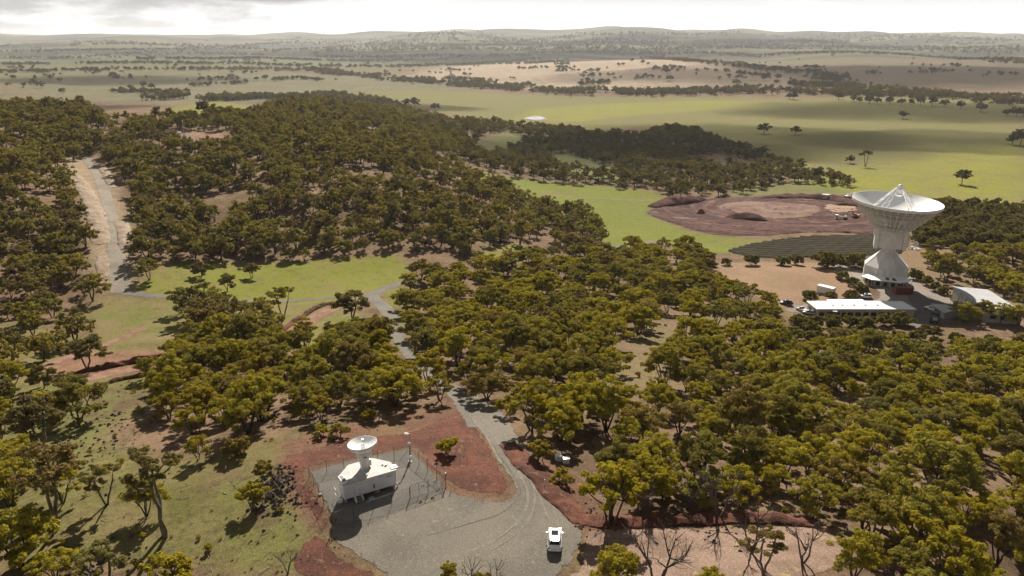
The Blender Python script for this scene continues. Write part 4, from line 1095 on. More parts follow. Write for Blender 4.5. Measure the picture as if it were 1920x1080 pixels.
sheet('white_ground_cover', M_WHITE, [(1528,370.5),(1545,368),(1566,370),(1560,371.8)], 1.6, 2.0, .3)

# small tracking dish on its pad, hilltop mast
def small_dish(p):
    T = thing('tracking_dish', 'small white dish on a stand by the dark shrubs behind the huge antenna', 'antenna', p, .3)
    MB().box((0, 0, .1), (5, 3.2, .35)).build('pad', M_CONC, T, False, .04)
    MB().lathe([(.5, .2), (.22, .6), (.2, 2.4)], 12, close=True).build('pedestal', M_WHITE, T, True)
    s = [(.02 + 1.3 * i / 8, .42 * (i / 8) ** 2) for i in range(9)]
    d = MB().lathe(s + [(r, z - .06) for r, z in s[::-1]], 24)
    M_ = Matrix.Rotation(math.radians(40), 3, 'X'); d.v = [tuple(M_ @ Vector(v) + Vector((0, 0, 2.5))) for v in d.v]
    d.build('reflector', M_WHITE, T, True)
    for k in range(3):
        a = k * 2.094; q = M_ @ Vector((1.1 * math.cos(a), 1.1 * math.sin(a), .3)) + Vector((0, 0, 2.5)); e = M_ @ Vector((0, 0, 1.1)) + Vector((0, 0, 2.5))
        MB().tube([q, e], .025, 4).build('feed_strut', M_STEELW, T)
    MB().box((-1.6, .4, .75), (1.0, .8, 1.0)).build('cabinet', M_WHITE, T, False, .05)
small_dish(at(1716, 467))
def mast(p):
    T = thing('radio_mast', 'slim steel mast on the red hilltop clearing', 'mast', p, 0)
    m = MB(); L = []
    for k in range(3):
        a = k * 2.094; L.append([(.32 * math.cos(a), .32 * math.sin(a), 0), (.26 * math.cos(a), .26 * math.sin(a), 9.5)])
    for l in L: m.tube(l, .06, 5)
    for i in range(12):
        z = i * .78
        for k in range(3):
            a, b = k * 2.094, (k + 1) * 2.094; m.tube([(.3 * math.cos(a), .3 * math.sin(a), z), (.3 * math.cos(b), .3 * math.sin(b), z + .78)], .035, 4)
    m.build('lattice', M_GALV, T)
    MB().box((0, 0, 9.7), (.7, .5, .5)).build('head', M_WHITE, T, False, .05)
    MB().tube([(0, 0, 9.8), (0, 0, 11)], .03, 5).build('whip', M_GALV, T)
    MB().box((0, 0, .1), (1.6, 1.6, .3)).build('footing', M_CONC, T)
p = at(346, 258); mast(p + Vector((0, 0, .12)))
for px, py, lab, s in ((336, 253.5, 'white equipment box behind the hilltop mast', 1.5), (338, 261, 'white flat cabinet in front of the hilltop mast', 1.4)):
    p = at(px, py); T = thing('equipment_box', lab, 'cabinet', p)
    MB().box((0, 0, s * .6 + .1), (s * 1.5, s, s * 1.1)).build('body', M_WHITE, T, False, .05); MB().box((0, 0, s * 1.18 + .1), (s * 1.65, s * 1.12, .08)).build('lid', M_WHITE, T)

# ------------------------------------------------------------------ the fenced compound with the small dish
M_SHELTER = plain('shelter cladding', (.74, .74, .77), .5, 0, .06, .8)
M_SHROOF = plain('shelter roof sheet', (.43, .41, .38), .6, 0, .10, .9)
M_BLUE = plain('blue lettering', (.05, .08, .22), .6, 0, .05, 4)
M_FENCE = plain('weathered fence steel', (.16, .16, .155), .6, .3, .15, 3)
def chain_link():
    t = NT('chain link')
    tr = t.node('ShaderNodeBsdfTransparent'); b = t.node('ShaderNodeBsdfPrincipled')
    b.inputs['Base Color'].default_value = (.32, .32, .31, 1); b.inputs['Metallic'].default_value = .5; b.inputs['Roughness'].default_value = .5
    # diamond wire pattern, 50 mm mesh
    sx = t.node('ShaderNodeSeparateXYZ'); t.set(sx.inputs[0], t.tc())
    w = None
    for s in (1, -1):
        q = t.math('PINGPONG', t.math('MULTIPLY', t.math('ADD', sx.outputs[0], t.math('MULTIPLY', sx.outputs[2], s)), 1 / .075), .5)
        d = t.step(q, .040, .025)
        w = d if w is None else t.math('MAXIMUM', w, d)
    mx = t.node('ShaderNodeMixShader'); t.set(mx.inputs[0], w)
    t.t.links.new(tr.outputs[0], mx.inputs[1]); t.t.links.new(b.outputs[0], mx.inputs[2]); t.t.links.new(mx.outputs[0], t.out.inputs['Surface'])
    return t.m
M_MESHWIRE = chain_link()
FZ = .07
FC = [Vector((-23.6, 87.0, 0)), Vector((-9.5, 96.0, 0)), Vector((-15.65, 104.4, 0)), Vector((-29.85, 98.65, 0))]
def fence():
    T = thing('mesh_fence', 'chain link security fence on steel posts around the small dish compound', 'fence', (*FC[0][:2], level_xy(*FC[0][:2]) + FZ))
    o = FC[0]; HT = 2.15
    def P(v, z): return Vector((v.x - o.x, v.y - o.y, z))
    for e in range(4):
        a, b = FC[e], FC[(e + 1) % 4]
        if e == 0: b = a.lerp(b, .66)
        n = round((b - a).length / 2.75); d = (b - a).normalized(); out = Vector((d.y, -d.x, 0))
        for i in range(n + (0 if e != 0 else 1)):
            q = a.lerp(b, i / n)
            big = i == 0 or (e == 0 and i == n)
            MB().tube([P(q, -.2), P(q, HT), P(q, HT) + out * .22 + Vector((0, 0, .3))], .055 if big else .036, 6).build('post', M_DARKSTEEL if not big else M_FENCE, T)
        MB().tube([P(a, HT - .03), P(b, HT - .03)], .018, 5).build('top_rail', M_FENCE, T)
        MB().tube([P(a, .08), P(b, .08)], .012, 4).build('bottom_wire', M_DARKSTEEL, T)
        for k in (1, 2, 3):
            off = out * .07 * k + Vector((0, 0, .1 * k)); MB().tube([P(a, HT) + off, P(b, HT) + off], .004, 4).build('barbed_wire', M_DARKSTEEL, T)
        L = (b - a).length
        pn = MB().add([(0, 0, .05), (L, 0, .05), (L, 0, HT - .03), (0, 0, HT - .03)], [(0, 1, 2, 3)]).build('mesh_panel', M_MESHWIRE, T)
        pn.location = P(a, 0); pn.rotation_euler.z = math.atan2(d.y, d.x)
        # raking stays at the corners
        q = P(a, 0); MB().tube([q + Vector((0, 0, HT * .85)), q + d * 1.7 + Vector((0, 0, .05))], .028, 5).build('corner_stay', M_FENCE, T)
    a, b = FC[0].lerp(FC[1], .66), FC[1]; d = (b - a).normalized(); out = Vector((d.y, -d.x, 0)); L = (b - a).length
    for k in range(2):
        x0, x1 = L * k / 2 + .06, L * (k + 1) / 2 - .06
        g = thing('fence_gate', 'mesh gate leaf in the compound fence, ' + ('hinged beside the shelter' if k == 0 else 'hinged at the fence corner near the access road'), 'gate', (a.x, a.y, level_xy(a.x, a.y) + FZ), math.atan2(d.y, d.x), 'gate leaves of the compound')
        fm = MB()
        for z in (.12, 1.1, HT): fm.tube([(x0, 0, z), (x1, 0, z)], .03, 5)
        for x in (x0, (x0 + x1) / 2, x1): fm.tube([(x, 0, .12), (x, 0, HT)], .03, 5)
        fm.build('gate_frame', M_FENCE, g)
        MB().add([(x0, .01, .12), (x1, .01, .12), (x1, .01, HT), (x0, .01, HT)], [(0, 1, 2, 3)]).build('mesh_panel', M_MESHWIRE, g)
        xs = (x1 - .75) if k == 0 else (x0 + .95)
        MB().box((xs, -.05, 1.45), (.5, .02, .42)).build('notice_plate', M_PLATE, g)
        MB().box((x1 - .15 if k == 0 else x0 + .15, -.05, 1.1), (.12, .06, .2)).build('latch', M_DARKSTEEL, g)
    MB().tube([P(FC[1], -.2), P(FC[1], 2.6)], .06, 6).build('gate_post', M_GALV, T)
    q = P(FC[1], 0); MB().tube([q + Vector((0, 0, 1.7)), q - d * 1.5 + Vector((0, 0, .05))], .03, 5).build('corner_stay', M_FENCE, T)
fence()
AREAS.append([(v.x * 1.0 + (v.x + 19.6) * .12, v.y + (v.y - 96.5) * .12) for v in FC])

SHA = math.radians(30.2)
SH0 = Vector((-23.25, 91.85, level_xy(-19.5, 94.5) + FZ))
def shelter():
    T = thing('equipment_shelter', 'white equipment shelter on stumps carrying the small dish inside the fence', 'building', SH0, SHA)
    foot = [(0.05, .05), (7.75, .05), (7.75, 2.1), (5.9, 4.35), (2.3, 4.35), (.05, 2.1)]
    m = MB().prism(foot, .55, 2.86); m.build('cladding', M_SHELTER, T)
    roof = [(-.06, -.08, 0), (7.86, -.08, 0), (7.86, 2.18, .10), (5.95, 4.45, .16), (2.25, 4.45, .16), (-.06, 2.18, .10)]
    r = MB().prism([(x, y, z + 2.9) for x, y, z in roof], -.04, .05).build('roof', M_SHROOF, T)
    for x, y0, y1 in ((1.9, 0, 4.2), (3.6, 0, 4.4), (5.6, 0, 4.4)):
        MB().box((x, (y0 + y1) / 2, 3.045), (.05, y1 - y0, .035), 0, 1, math.atan2(.1, 2.2)).build('roof_seam', M_WHITE, r)
    ac = MB().box((.28, 1.02, 3.12), (.74, 1.9, .34)).build('cooling_unit', M_WHITE, T, False, .02)
    for k in range(6): MB().box((.28, .32 + k * .28, 3.305), (.5, .14, .03), 0, 1, .3).build('louvre', M_DARKSTEEL, ac)
    MB().box((7.75, .85, 3.02), (1.0, 1.0, .08)).build('platform', M_WHITE, T)
    mm = MB()
    for x, y in ((6.9, 1.7), (7.15, 2.0), (6.6, 2.1)):
        MB().lathe([(.03, 0), (.16, .08), (.18, .16), (.03, .2)], 10, (x, y, 3.06)).build('aerial_dome', M_WHITE, T, True)
    d = MB().box((1.95, -.03, 1.55), (.85, .06, 1.95)).build('door', M_SHELTER, T, False, .015)
    MB().box((2.28, -.08, 1.5), (.05, .06, .16)).build('handle', M_DARKSTEEL, d)
    MB().box((1.0, -.09, 1.75), (.85, .18, .75)).build('wall_cabinet', M_WHITE, T, False, .02)
    e = MB().lathe([(.02, 0), (.09, .01), (.09, .5), (.05, .6), (.03, .66)], 10, (4.35, -.13, 1.15)).build('fire_extinguisher', plain('extinguisher red', (.10, .015, .02), .4), T, True)
    st = MB()
    for k in range(3): st.box((1.95, -.28 - .28 * k, .46 - .17 * k), (.95, .28, .05))
    st.build('steps', M_GALV, T)
    for s in (-1, 1): MB().box((1.95 + s * .5, -.5, .45), (.05, 1.0, .9), 0, 1, .5).build('step_stringer', M_WHITE, T)
    for x in (.3, 2.6, 5.0, 7.4):
        for y in (.3, 1.9): MB().box((x, y, .2), (.3, .3, .75)).build('stump', M_CONC, T)
    rl = MB()
    for y in (.3, 1.1, 1.9): rl.tube([(-.75, y, 0), (-.75, y, 1.75)], .03, 5)
    for z in (.9, 1.75): rl.tube([(-.75, .3, z), (-.75, 1.9, z)], .03, 5)
    rl.build('side_railing', M_WHITE, T)
    MB().tube([(-.12, .5, .3), (-.12, .5, 2.0), (-.3, .5, 2.2)], .07, 6).build('downpipe', M_WHITE, T)
    MB().box((-.4, .35, .35), (.5, .35, .6)).build('switch_box', M_WHITE, T, False, .03)
    MB().tube([(7.95, .2, -.05), (7.95, .2, .5), (7.7, .2, .7)], .12, 7).build('cable_duct', M_WHITE, T)
    # agency lettering near the top right of the long wall
    MB().box((6.15, .035, 2.47), (2.0, .012, .035)).build('lettering_line', M_BLUE, T)
    lg = MB().lathe([(.005, 0), (.11, 0), (.11, .012)], 18); lg.v = [(x + 6.42, .05 - z, y + 2.22) for x, y, z in lg.v]; lg.build('emblem', M_BLUE, T)
    cu = bpy.data.curves.new('lettering', 'FONT'); cu.body = 'esa'; cu.size = .36; cu.extrude = .006
    tmp = bpy.data.objects.new('lettering_curve', cu); link(tmp); me = bpy.data.meshes.new_from_object(tmp.evaluated_get(bpy.context.evaluated_depsgraph_get())); bpy.data.objects.remove(tmp)
    to = new_obj('lettering', me, M_BLUE, T); to.location = (6.58, .035, 2.12); to.rotation_euler = (math.pi / 2, 0, 0)
    # the dish
    D = thing('small_dish_antenna', 'small white dish antenna on a tapering pedestal above the equipment shelter', 'antenna', (0, 0, 0), SHA)
    c = Matrix.Rotation(SHA, 4, 'Z') @ Vector((4.05, 2.7, 0)) + SH0
    D.location = (c.x, c.y, SH0.z + 2.98)
    MB().lathe([(.75, -.04), (.75, .12), (.58, .14), (.56, .5), (.74, 1.35), (1.0, 2.1), (1.08, 2.75), (1.02, 3.2)], 28).build('pedestal', M_OFFW, D, True, 0, 30)
    MB().box((.75, .05, .75), (.55, .7, .9), 0, .85).build('drive_box', M_OFFW, D, False, .05)
    MB().box((-.1, -1.04, 2.25), (.38, .06, .12)).build('vent', M_DARKSTEEL, D)
    MB().tube([(.92, -.1, 2.5), (1.1, -.1, 2.2), (1.02, -.1, 1.7)], .09, 6).build('cable_loop', M_WHITE, D)
    Q = link(bpy.data.objects.new('dish', None)); Q.parent = D; Q.location = (0, 0, 3.1); Q.rotation_euler = (math.radians(-4), math.radians(-4), 0)
    R = 2.02
    s = [(.02 + (R - .02) * i / 14, .95 * (i / 14) ** 2) for i in range(15)]
    MB().lathe(s + [(R + .05, .95), (R + .05, .55), (R - .15, .32), (1.2, -.15), (.9, -.2)], 48).build('reflector', plain('dish white', (.84, .84, .82), .36, 0, .02, .5, .6), Q, True, 0, 38)
    MB().lathe([(.35, .02), (.30, .55), (.16, .8), (.02, .82)], 20).build('feed_horn', M_WHITE, Q, True)
    MB().lathe([(.02, 1.35), (.28, 1.42), (.30, 1.5), (.02, 1.6)], 20).build('secondary_mirror', M_GALV, Q, True)
    for k in range(3):
        a = k * 2.094 + .5; MB().tube([(1.25 * math.cos(a), 1.25 * math.sin(a), .40), (.22 * math.cos(a), .22 * math.sin(a), 1.45)], .022, 5).build('mirror_strut', M_GALV, Q)
    for k in range(6):
        a = k * 1.047; MB().box((2.08 * math.cos(a), 2.08 * math.sin(a), .9), (.1, .1, .16), a).build('rim_bracket', M_WHITE, Q)
shelter()
def flood_pole():
    p = Vector((-15.6, 103.2, 0)); p.z = level_xy(p.x, p.y) + FZ
    T = thing('floodlight_pole', 'steel pole with floodlight and camera at the far corner of the fence', 'pole', p)
    MB().tube([(0, 0, -.1), (0, 0, 4.9)], [.11, .07], 8).build('pole', M_GALV, T, True)
    h = MB().box((-.35, -.1, 4.95), (.65, .35, .18), 0, .9, .3, .3).build('floodlight', M_WHITE, T, False, .03)
    MB().tube([(0, 0, 4.7), (-.3, -.05, 4.85)], .03, 5).build('bracket', M_GALV, T)
    MB().box((.02, -.14, 3.3), (.34, .2, .3)).build('camera_box', M_WHITE, T, False, .03)
    MB().box((.05, -.15, .9), (.42, .22, .55)).build('switch_box', M_OFFW, T, False, .03)
    MB().box((0, 0, .05), (.6, .6, .2)).build('footing', M_CONC, T)
flood_pole()
def pit(px, py, label, s, name='service_pit', m=None):
    p = at(px, py); p.z += FZ + .01
    T = thing(name, label, 'pit cover', p, .5, 'service pits in the compound')
    MB().box((0, 0, .05), (s, s, .12)).build('surround', M_CONC, T, False, .02); MB().lathe([(.01, .13), (s * .36, .13), (s * .36, .10)], 18).build('lid', m or M_GALV, T)
pit(707, 922, 'pale round pit cover in the shelter shadow, closer to the shelter wall', .8)
pit(697, 936, 'pale round pit cover in the shelter shadow, closer to the fence', .8)
pit(600, 968 - 40, 'dark pit cover by the fence on the side away from the road', .5, m=M_DARKSTEEL)
for (px, py), lab in (((1047, 863), 'white lidded box under the trees beside the access road, higher up the slope'), ((1061, 868), 'white lidded box under the trees beside the access road, lower down the slope')):
    p = at(px, py); T = thing('utility_box', lab, 'utility box', p, .25, 'white boxes beside the access road')
    MB().box((0, 0, .4), (.95, .8, .9)).build('body', M_OFFW, T, False, .04); MB().box((0, 0, .88), (1.05, .9, .08)).build('lid', M_WHITE, T, False, .02)
for (px, py), lab in (((1021, 913), 'short white marker post on the edge of the access road beside the red bank'), ((1131, 972), 'short pale marker post at the corner of the red bank near the car'), ((846, 921), 'short marker post just outside the compound gate'), ((735, 536), 'slim marker post where the valley road bends')):
    p = at(px, py); T = thing('marker_post', lab, 'post', p, 0, 'roadside marker posts')
    MB().tube([(0, 0, -.1), (0, 0, 1.25)], .05, 6).build('shaft', M_WHITE, T); MB().box((0, -.06, 1.05), (.12, .03, .25)).build('reflector', M_PLATE, T)

# ------------------------------------------------------------------ trees
def leaf_mat(name, a, b, dark, trans=.35):
    t = NT(name)
    oi = t.node('ShaderNodeObjectInfo')
    geo = t.node('ShaderNodeNewGeometry')
    n = t.noise(.9, 3)
    c = t.mix(t.step(n, .35, .65), a, b)
    rv = oi.outputs['Random']
    c = t.mix(t.math('MULTIPLY', t.step(rv, .35, .95), .8), c, dark)
    r2 = t.math('FRACT', t.math('MULTIPLY', rv, 7.31))
    c = t.mix(t.math('MULTIPLY', t.step(r2, .72, .80), .55), c, t.mix(.5, c, (.17, .19, .10)))
    c = t.mix(t.math('MULTIPLY', t.step(r2, .92, .94), .55), c, (.24, .14, .07))
    c = t.mix(t.math('MULTIPLY', geo.outputs['Random Per Island'], .35), c, t.mix(.5, c, (0, 0, 0)))
    d = t.node('ShaderNodeBsdfDiffuse'); t.set(d.inputs['Color'], c)
    tr = t.node('ShaderNodeBsdfTranslucent'); t.set(tr.inputs['Color'], t.mix(.5, c, (.42, .34, .03), 'MIX'))
    mx = t.node('ShaderNodeMixShader'); mx.inputs[0].default_value = trans
    t.t.links.new(d.outputs[0], mx.inputs[1]); t.t.links.new(tr.outputs[0], mx.inputs[2]); t.t.links.new(mx.outputs[0], t.out.inputs['Surface'])
    return t.m
M_LEAF = leaf_mat('mallee leaf', (.46, .37, .04), (.31, .285, .042), (.15, .135, .058), .33)
M_LEAF_H = leaf_mat('hill gum leaf', (.32, .262, .065), (.225, .205, .06), (.155, .125, .075), .32)
M_LEAF_D = leaf_mat('dark gum leaf', (.105, .095, .038), (.085, .08, .038), (.10, .075, .045), .3)
M_LEAF_Y = leaf_mat('fresh wattle leaf', (.42, .335, .03), (.33, .29, .035), (.30, .22, .04), .38)
M_LEAF_S = leaf_mat('garden shrub leaf', (.19, .175, .045), (.145, .142, .042), (.18, .13, .055), .35)
M_BARK = plain('bark', (.075, .058, .045), .95, 0, .35, 2.5, .1, .03)
M_BARKP = plain('pale bark', (.19, .155, .125), .9, 0, .35, 1.5, .1, .03)
M_DEAD = plain('dead wood', (.13, .105, .09), .95, 0, .3, 2.5, .1)

def leaf_mesh(name, clumps, m, size, seed):
    """clumps: (centre, radius, flatten, count) -> thousands of small leaf faces spread over dome-shaped tufts"""
    rs = np.random.RandomState(seed); V, F = [], []
    b = 0
    for c, r, fl, n in clumps:
        d = rs.normal(size=(n, 3)); d /= np.linalg.norm(d, axis=1)[:, None]
        d[:, 2] = np.where(d[:, 2] < -.12, -d[:, 2] * .8, d[:, 2])
        lump = 1 + .18 * np.sin(d[:, 0] * 5 + c[0] * 3) * np.sin(d[:, 1] * 5 + c[1] * 3) + .12 * np.sin(d[:, 2] * 7 + c[2])
        rad = r * lump * (1 - .42 * rs.rand(n) ** 2.2)
        p = np.array(c) + d * rad[:, None] * np.array((1, 1, fl))
        nrm = d * np.array((1, 1, 1.3)) + rs.normal(size=(n, 3)) * .42
        nrm /= np.linalg.norm(nrm, axis=1)[:, None]
        u = np.cross(nrm, rs.normal(size=(n, 3))); u /= np.linalg.norm(u, axis=1)[:, None] + 1e-9
        v = np.cross(nrm, u)
        s = size * (.65 + .7 * rs.rand(n))[:, None]
        q = np.stack((p - u * s, p - v * s * .5, p + u * s, p + v * s * .5), 1).reshape(-1, 3)
        V.append(q); F.append(np.arange(b, b + 4 * n).reshape(-1, 4)); b += 4 * n
    V = np.vstack(V); F = np.vstack(F)
    me = bpy.data.meshes.new(name)
    me.vertices.add(len(V)); me.vertices.foreach_set('co', V.ravel())
    me.loops.add(F.size); me.loops.foreach_set('vertex_index', F.ravel())
    me.polygons.add(len(F)); me.polygons.foreach_set('loop_start', np.arange(len(F)) * 4)
    me.update(calc_edges=True); me.materials.append(m)
    return me
def limb(m, a, b, r0, r1, rnd, n=5, sag=.12, sides=5):
    a, b = Vector(a), Vector(b); L = (b - a).length
    j = Vector((rnd.uniform(-1, 1), rnd.uniform(-1, 1), rnd.uniform(-.3, .8))) * L * sag
    pts = []
    for i in range(n + 1):
        t = i / n
        pts.append(a.lerp(b, t) + j * math.sin(math.pi * t) + Vector((rnd.uniform(-1, 1), rnd.uniform(-1, 1), 0)) * L * .03 * (0 < i < n))
    m.tube(pts, [r0 + (r1 - r0) * i / n for i in range(n + 1)], sides, False)
    return pts
def tree_meshes(seed, h, R, nclump, leafm, size=.27, per=330, stems=3, spread=1.0, low=.35, barkm=None, trunk_h=.3, rc=(.30, .46), tag_='mallee', flat=.62, twigs=True, sep=.36, tufts=(4, 7)):
    rnd = random.Random(seed)
    ends = []; tries = 0
    while len(ends) < nclump and tries < 900:               # limb ends under an uneven dome
        tries += 1
        a = rnd.uniform(0, 2 * math.pi); s = math.sqrt(rnd.random())
        x, y = R * .84 * s * math.cos(a), R * .84 * s * math.sin(a)
        dome = math.sqrt(max(0, 1 - s * s * .85))
        z = h * (low + (1 - low) * (.25 + .75 * dome) * (rnd.uniform(.86, 1.0) if rnd.random() < .66 else rnd.uniform(.45, .85)))
        if all((x - c[0]) ** 2 + (y - c[1]) ** 2 + 1.3 * (z - c[2]) ** 2 > (R * sep) ** 2 for c in ends): ends.append((x, y, z))
    cl = []
    for (x, y, z) in ends:                                    # each limb carries a spray of small tufts
        r_ = R * rnd.uniform(*rc)
        for k in range(rnd.randint(*tufts)):
            a = rnd.uniform(0, 6.28); q = math.sqrt(rnd.random()) * r_ * 1.15
            r = r_ * rnd.uniform(.42, .72)
            cl.append(((x + q * math.cos(a), y + q * math.sin(a), z - r * flat - (q / r_) ** 2 * r_ * .3 - rnd.uniform(-.3, .8) * r_), r, flat * rnd.uniform(.8, 1.15), (x, y, z - r_ * .8)))
    rm = R * .5 * (rc[0] + rc[1]) * .57
    clumps = [(c, r, f, max(6, int(per * (r / rm) ** 2))) for c, r, f, _ in cl]
    crown = leaf_mesh(tag_ + '_crown', clumps, leafm, size, seed)
    m = MB()
    r0 = .030 * h / math.sqrt(stems) + .03
    base = []
    for k in range(stems):
        a = 2 * math.pi * (k + rnd.uniform(-.25, .25)) / stems
        top = Vector((R * .34 * spread * math.cos(a), R * .34 * spread * math.sin(a), h * (trunk_h + rnd.uniform(.08, .2)))) if stems > 1 else Vector((rnd.uniform(-.1, .1) * R, rnd.uniform(-.1, .1) * R, h * (trunk_h + .12)))
        limb(m, (.06 * math.cos(a), .06 * math.sin(a), -.5), top, r0, r0 * .62, rnd, 5, .06, 6)
        base.append(top)
    for e in ends:
        t = min(base, key=lambda b: (Vector(e) - b).length + rnd.uniform(0, .8))
        hub = Vector(e) - Vector((0, 0, R * .16))
        limb(m, t, hub, r0 * .5, r0 * .2, rnd, 4, .12, 5)
        if twigs:
            for c, r, f_, o in cl:
                if (o[0], o[1]) == (e[0], e[1]): limb(m, hub, c, r0 * .2, r0 * .07, rnd, 2, .12, 3)
    tr = m.mesh(tag_ + '_trunk', True); tr.materials.append(barkm or M_BARK)
    return tr, crown
def dead_meshes(seed, h, R, n=9):
    rnd = random.Random(seed); m = MB(); r0 = .02 * h + .03
    for k in range(3):
        a = k * 2.1 + rnd.uniform(-.5, .5); top = Vector((R * .35 * math.cos(a), R * .35 * math.sin(a), h * rnd.uniform(.4, .6)))
        limb(m, (0, 0, -.4), top, r0, r0 * .6, rnd, 5, .08)
        for j in range(n // 3 + 1):
            b = a + rnd.uniform(-1.1, 1.1); e = Vector((R * rnd.uniform(.6, 1) * math.cos(b), R * rnd.uniform(.6, 1) * math.sin(b), h * rnd.uniform(.65, 1)))
            p = limb(m, top, e, r0 * .5, r0 * .15, rnd, 5, .14)
            for q in range(5):
                d = Vector((rnd.uniform(-1, 1), rnd.uniform(-1, 1), rnd.uniform(-.1, 1))) * R * .35
                limb(m, p[rnd.randint(1, 4)], p[rnd.randint(3, 5)] + d, r0 * .18, r0 * .06, rnd, 3, .15, 4)
    me = m.mesh('dead_branches', True); me.materials.append(M_DEAD); return me

# kinds of tree: (trunk mesh, crown mesh, nominal height, nominal radius)
def variants(n, seed, **k):
    out = []
    for i in range(n):
        rnd = random.Random(seed + i); h = k['h'] * rnd.uniform(.85, 1.15); R = k['R'] * rnd.uniform(.88, 1.15)
        kk = {a: b for a, b in k.items() if a not in ('h', 'R')}
        out.append((*tree_meshes(seed + i, h, R, **kk), h, R))
    return out
V_MALLEE = variants(10, 100, h=6.9, R=3.5, nclump=15, leafm=M_LEAF, stems=4, low=.34, rc=(.20, .34), flat=.82, size=.17, per=95)
V_FRESH = variants(4, 200, h=6.4, R=3.1, nclump=11, leafm=M_LEAF_Y, stems=3, low=.32, rc=(.20, .34), flat=.85, size=.16, per=90)
V_GUM = variants(8, 300, h=8.4, R=3.6, nclump=17, leafm=M_LEAF_H, stems=2, low=.24, trunk_h=.34, size=.20, per=85, barkm=M_BARKP, rc=(.20, .34), flat=.95)
V_OPEN = variants(5, 400, h=9.2, R=3.8, nclump=8, leafm=M_LEAF_H, stems=2, trunk_h=.44, rc=(.16, .28), per=75, size=.19, low=.45, barkm=M_BARKP, sep=.44)
V_SHRUB = variants(6, 500, h=3.2, R=2.0, nclump=14, leafm=M_LEAF_S, stems=4, trunk_h=.1, low=.10, size=.16, per=120, rc=(.28, .42), flat=.85, twigs=False, sep=.34)
V_BUSH = variants(5, 600, h=2.8, R=1.5, nclump=9, leafm=M_LEAF_Y, stems=3, trunk_h=.15, low=.20, size=.13, per=75, rc=(.26, .42), flat=.8, twigs=False)
V_PADDOCK = variants(5, 700, h=11, R=6.4, nclump=13, leafm=M_LEAF_D, stems=1, trunk_h=.22, low=.28, size=.5, per=48, rc=(.22, .36), twigs=False, flat=.78)
V_TALL = variants(2, 760, h=15, R=5, nclump=8, leafm=M_LEAF_D, stems=2, trunk_h=.45, low=.5, size=.45, per=40, rc=(.18, .3), twigs=False)
# light versions for the woods far off
V_FARGUM = variants(8, 800, h=8.4, R=3.9, nclump=17, leafm=M_LEAF_H, stems=2, trunk_h=.3, low=.2, size=.36, per=26, twigs=False, rc=(.20, .36), flat=.95, tufts=(3, 5))
V_FARDARK = variants(7, 900, h=8.2, R=4.2, nclump=11, leafm=M_LEAF_D, stems=1, trunk_h=.25, low=.22, size=.55, per=18, twigs=False, rc=(.24, .4), tufts=(3, 4), flat=.9)
V_FARMALLEE = variants(8, 950, h=6.8, R=3.6, nclump=15, leafm=M_LEAF, stems=3, trunk_h=.3, low=.32, size=.26, per=42, twigs=False, rc=(.20, .34), flat=.82)
def tussock(seed, m):
    r = random.Random(seed); mb = MB()
    for k in range(60):
        a = r.uniform(0, 6.28); d = r.uniform(.1, .5); x, y = .25 * r.gauss(0, 1), .25 * r.gauss(0, 1)
        u, v = math.cos(a), math.sin(a); h = r.uniform(.4, 1.0)
        mb.add([(x - v * .04, y + u * .04, 0), (x + v * .04, y - u * .04, 0), (x + u * d, y + v * d, h)], [(0, 1, 2)])
    me = mb.mesh('tussock'); me.materials.append(m); e = bpy.data.meshes.new('tussock_root'); e.materials.append(m)
    return (e, me, 1.0, .6)
V_TUSS = [tussock(1, leaf_mat('dry tussock', (.24, .19, .08), (.19, .16, .06), (.15, .10, .05))), tussock(2, leaf_mat('green tussock', (.17, .17, .045), (.14, .15, .04), (.2, .16, .06))), tussock(3, leaf_mat('dead tussock', (.13, .10, .06), (.10, .08, .05), (.15, .12, .08)))]
KIND = {'tussock': V_TUSS, 'mallee': V_MALLEE, 'fresh': V_FRESH, 'gum': V_GUM, 'open': V_OPEN, 'shrub': V_SHRUB, 'bush': V_BUSH, 'paddock': V_PADDOCK, 'tall': V_TALL,
        'fargum': V_FARGUM, 'fardark': V_FARDARK, 'farmallee': V_FARMALLEE}
def plant(name, cat, kind, p, label, group=None, s=1.0, v=None, sz=None):
    v = KIND[kind][(v if v is not None else RNG.randrange(99)) % len(KIND[kind])]
    o = link(bpy.data.objects.new(name, None)); o.empty_display_size = .3
    o.location = p; o.rotation_euler = (0, 0, RNG.uniform(0, 6.28)); o.scale = (s * RNG.uniform(.88, 1.12), s * RNG.uniform(.88, 1.12), sz or s * RNG.uniform(.9, 1.12))
    tag(o, label, cat, group)
    new_obj('trunk' if cat == 'tree' else 'stem', v[0], None, o); new_obj('crown' if cat == 'tree' else 'foliage', v[1], None, o)
    return o
TAKEN = []          # (x, y, radius) of planted things
def plant_px(px, py, h, kind, label, name='gum_tree', cat='tree', group=None, v=None):
    p = at(px, py); v = RNG.randrange(99) if v is None else v
    k = KIND[kind][v % len(KIND[kind])]; s = h / k[2]
    TAKEN.append((p.x, p.y, k[3] * s * .8))
    return plant(name, cat, kind, p, label, group, s, v)

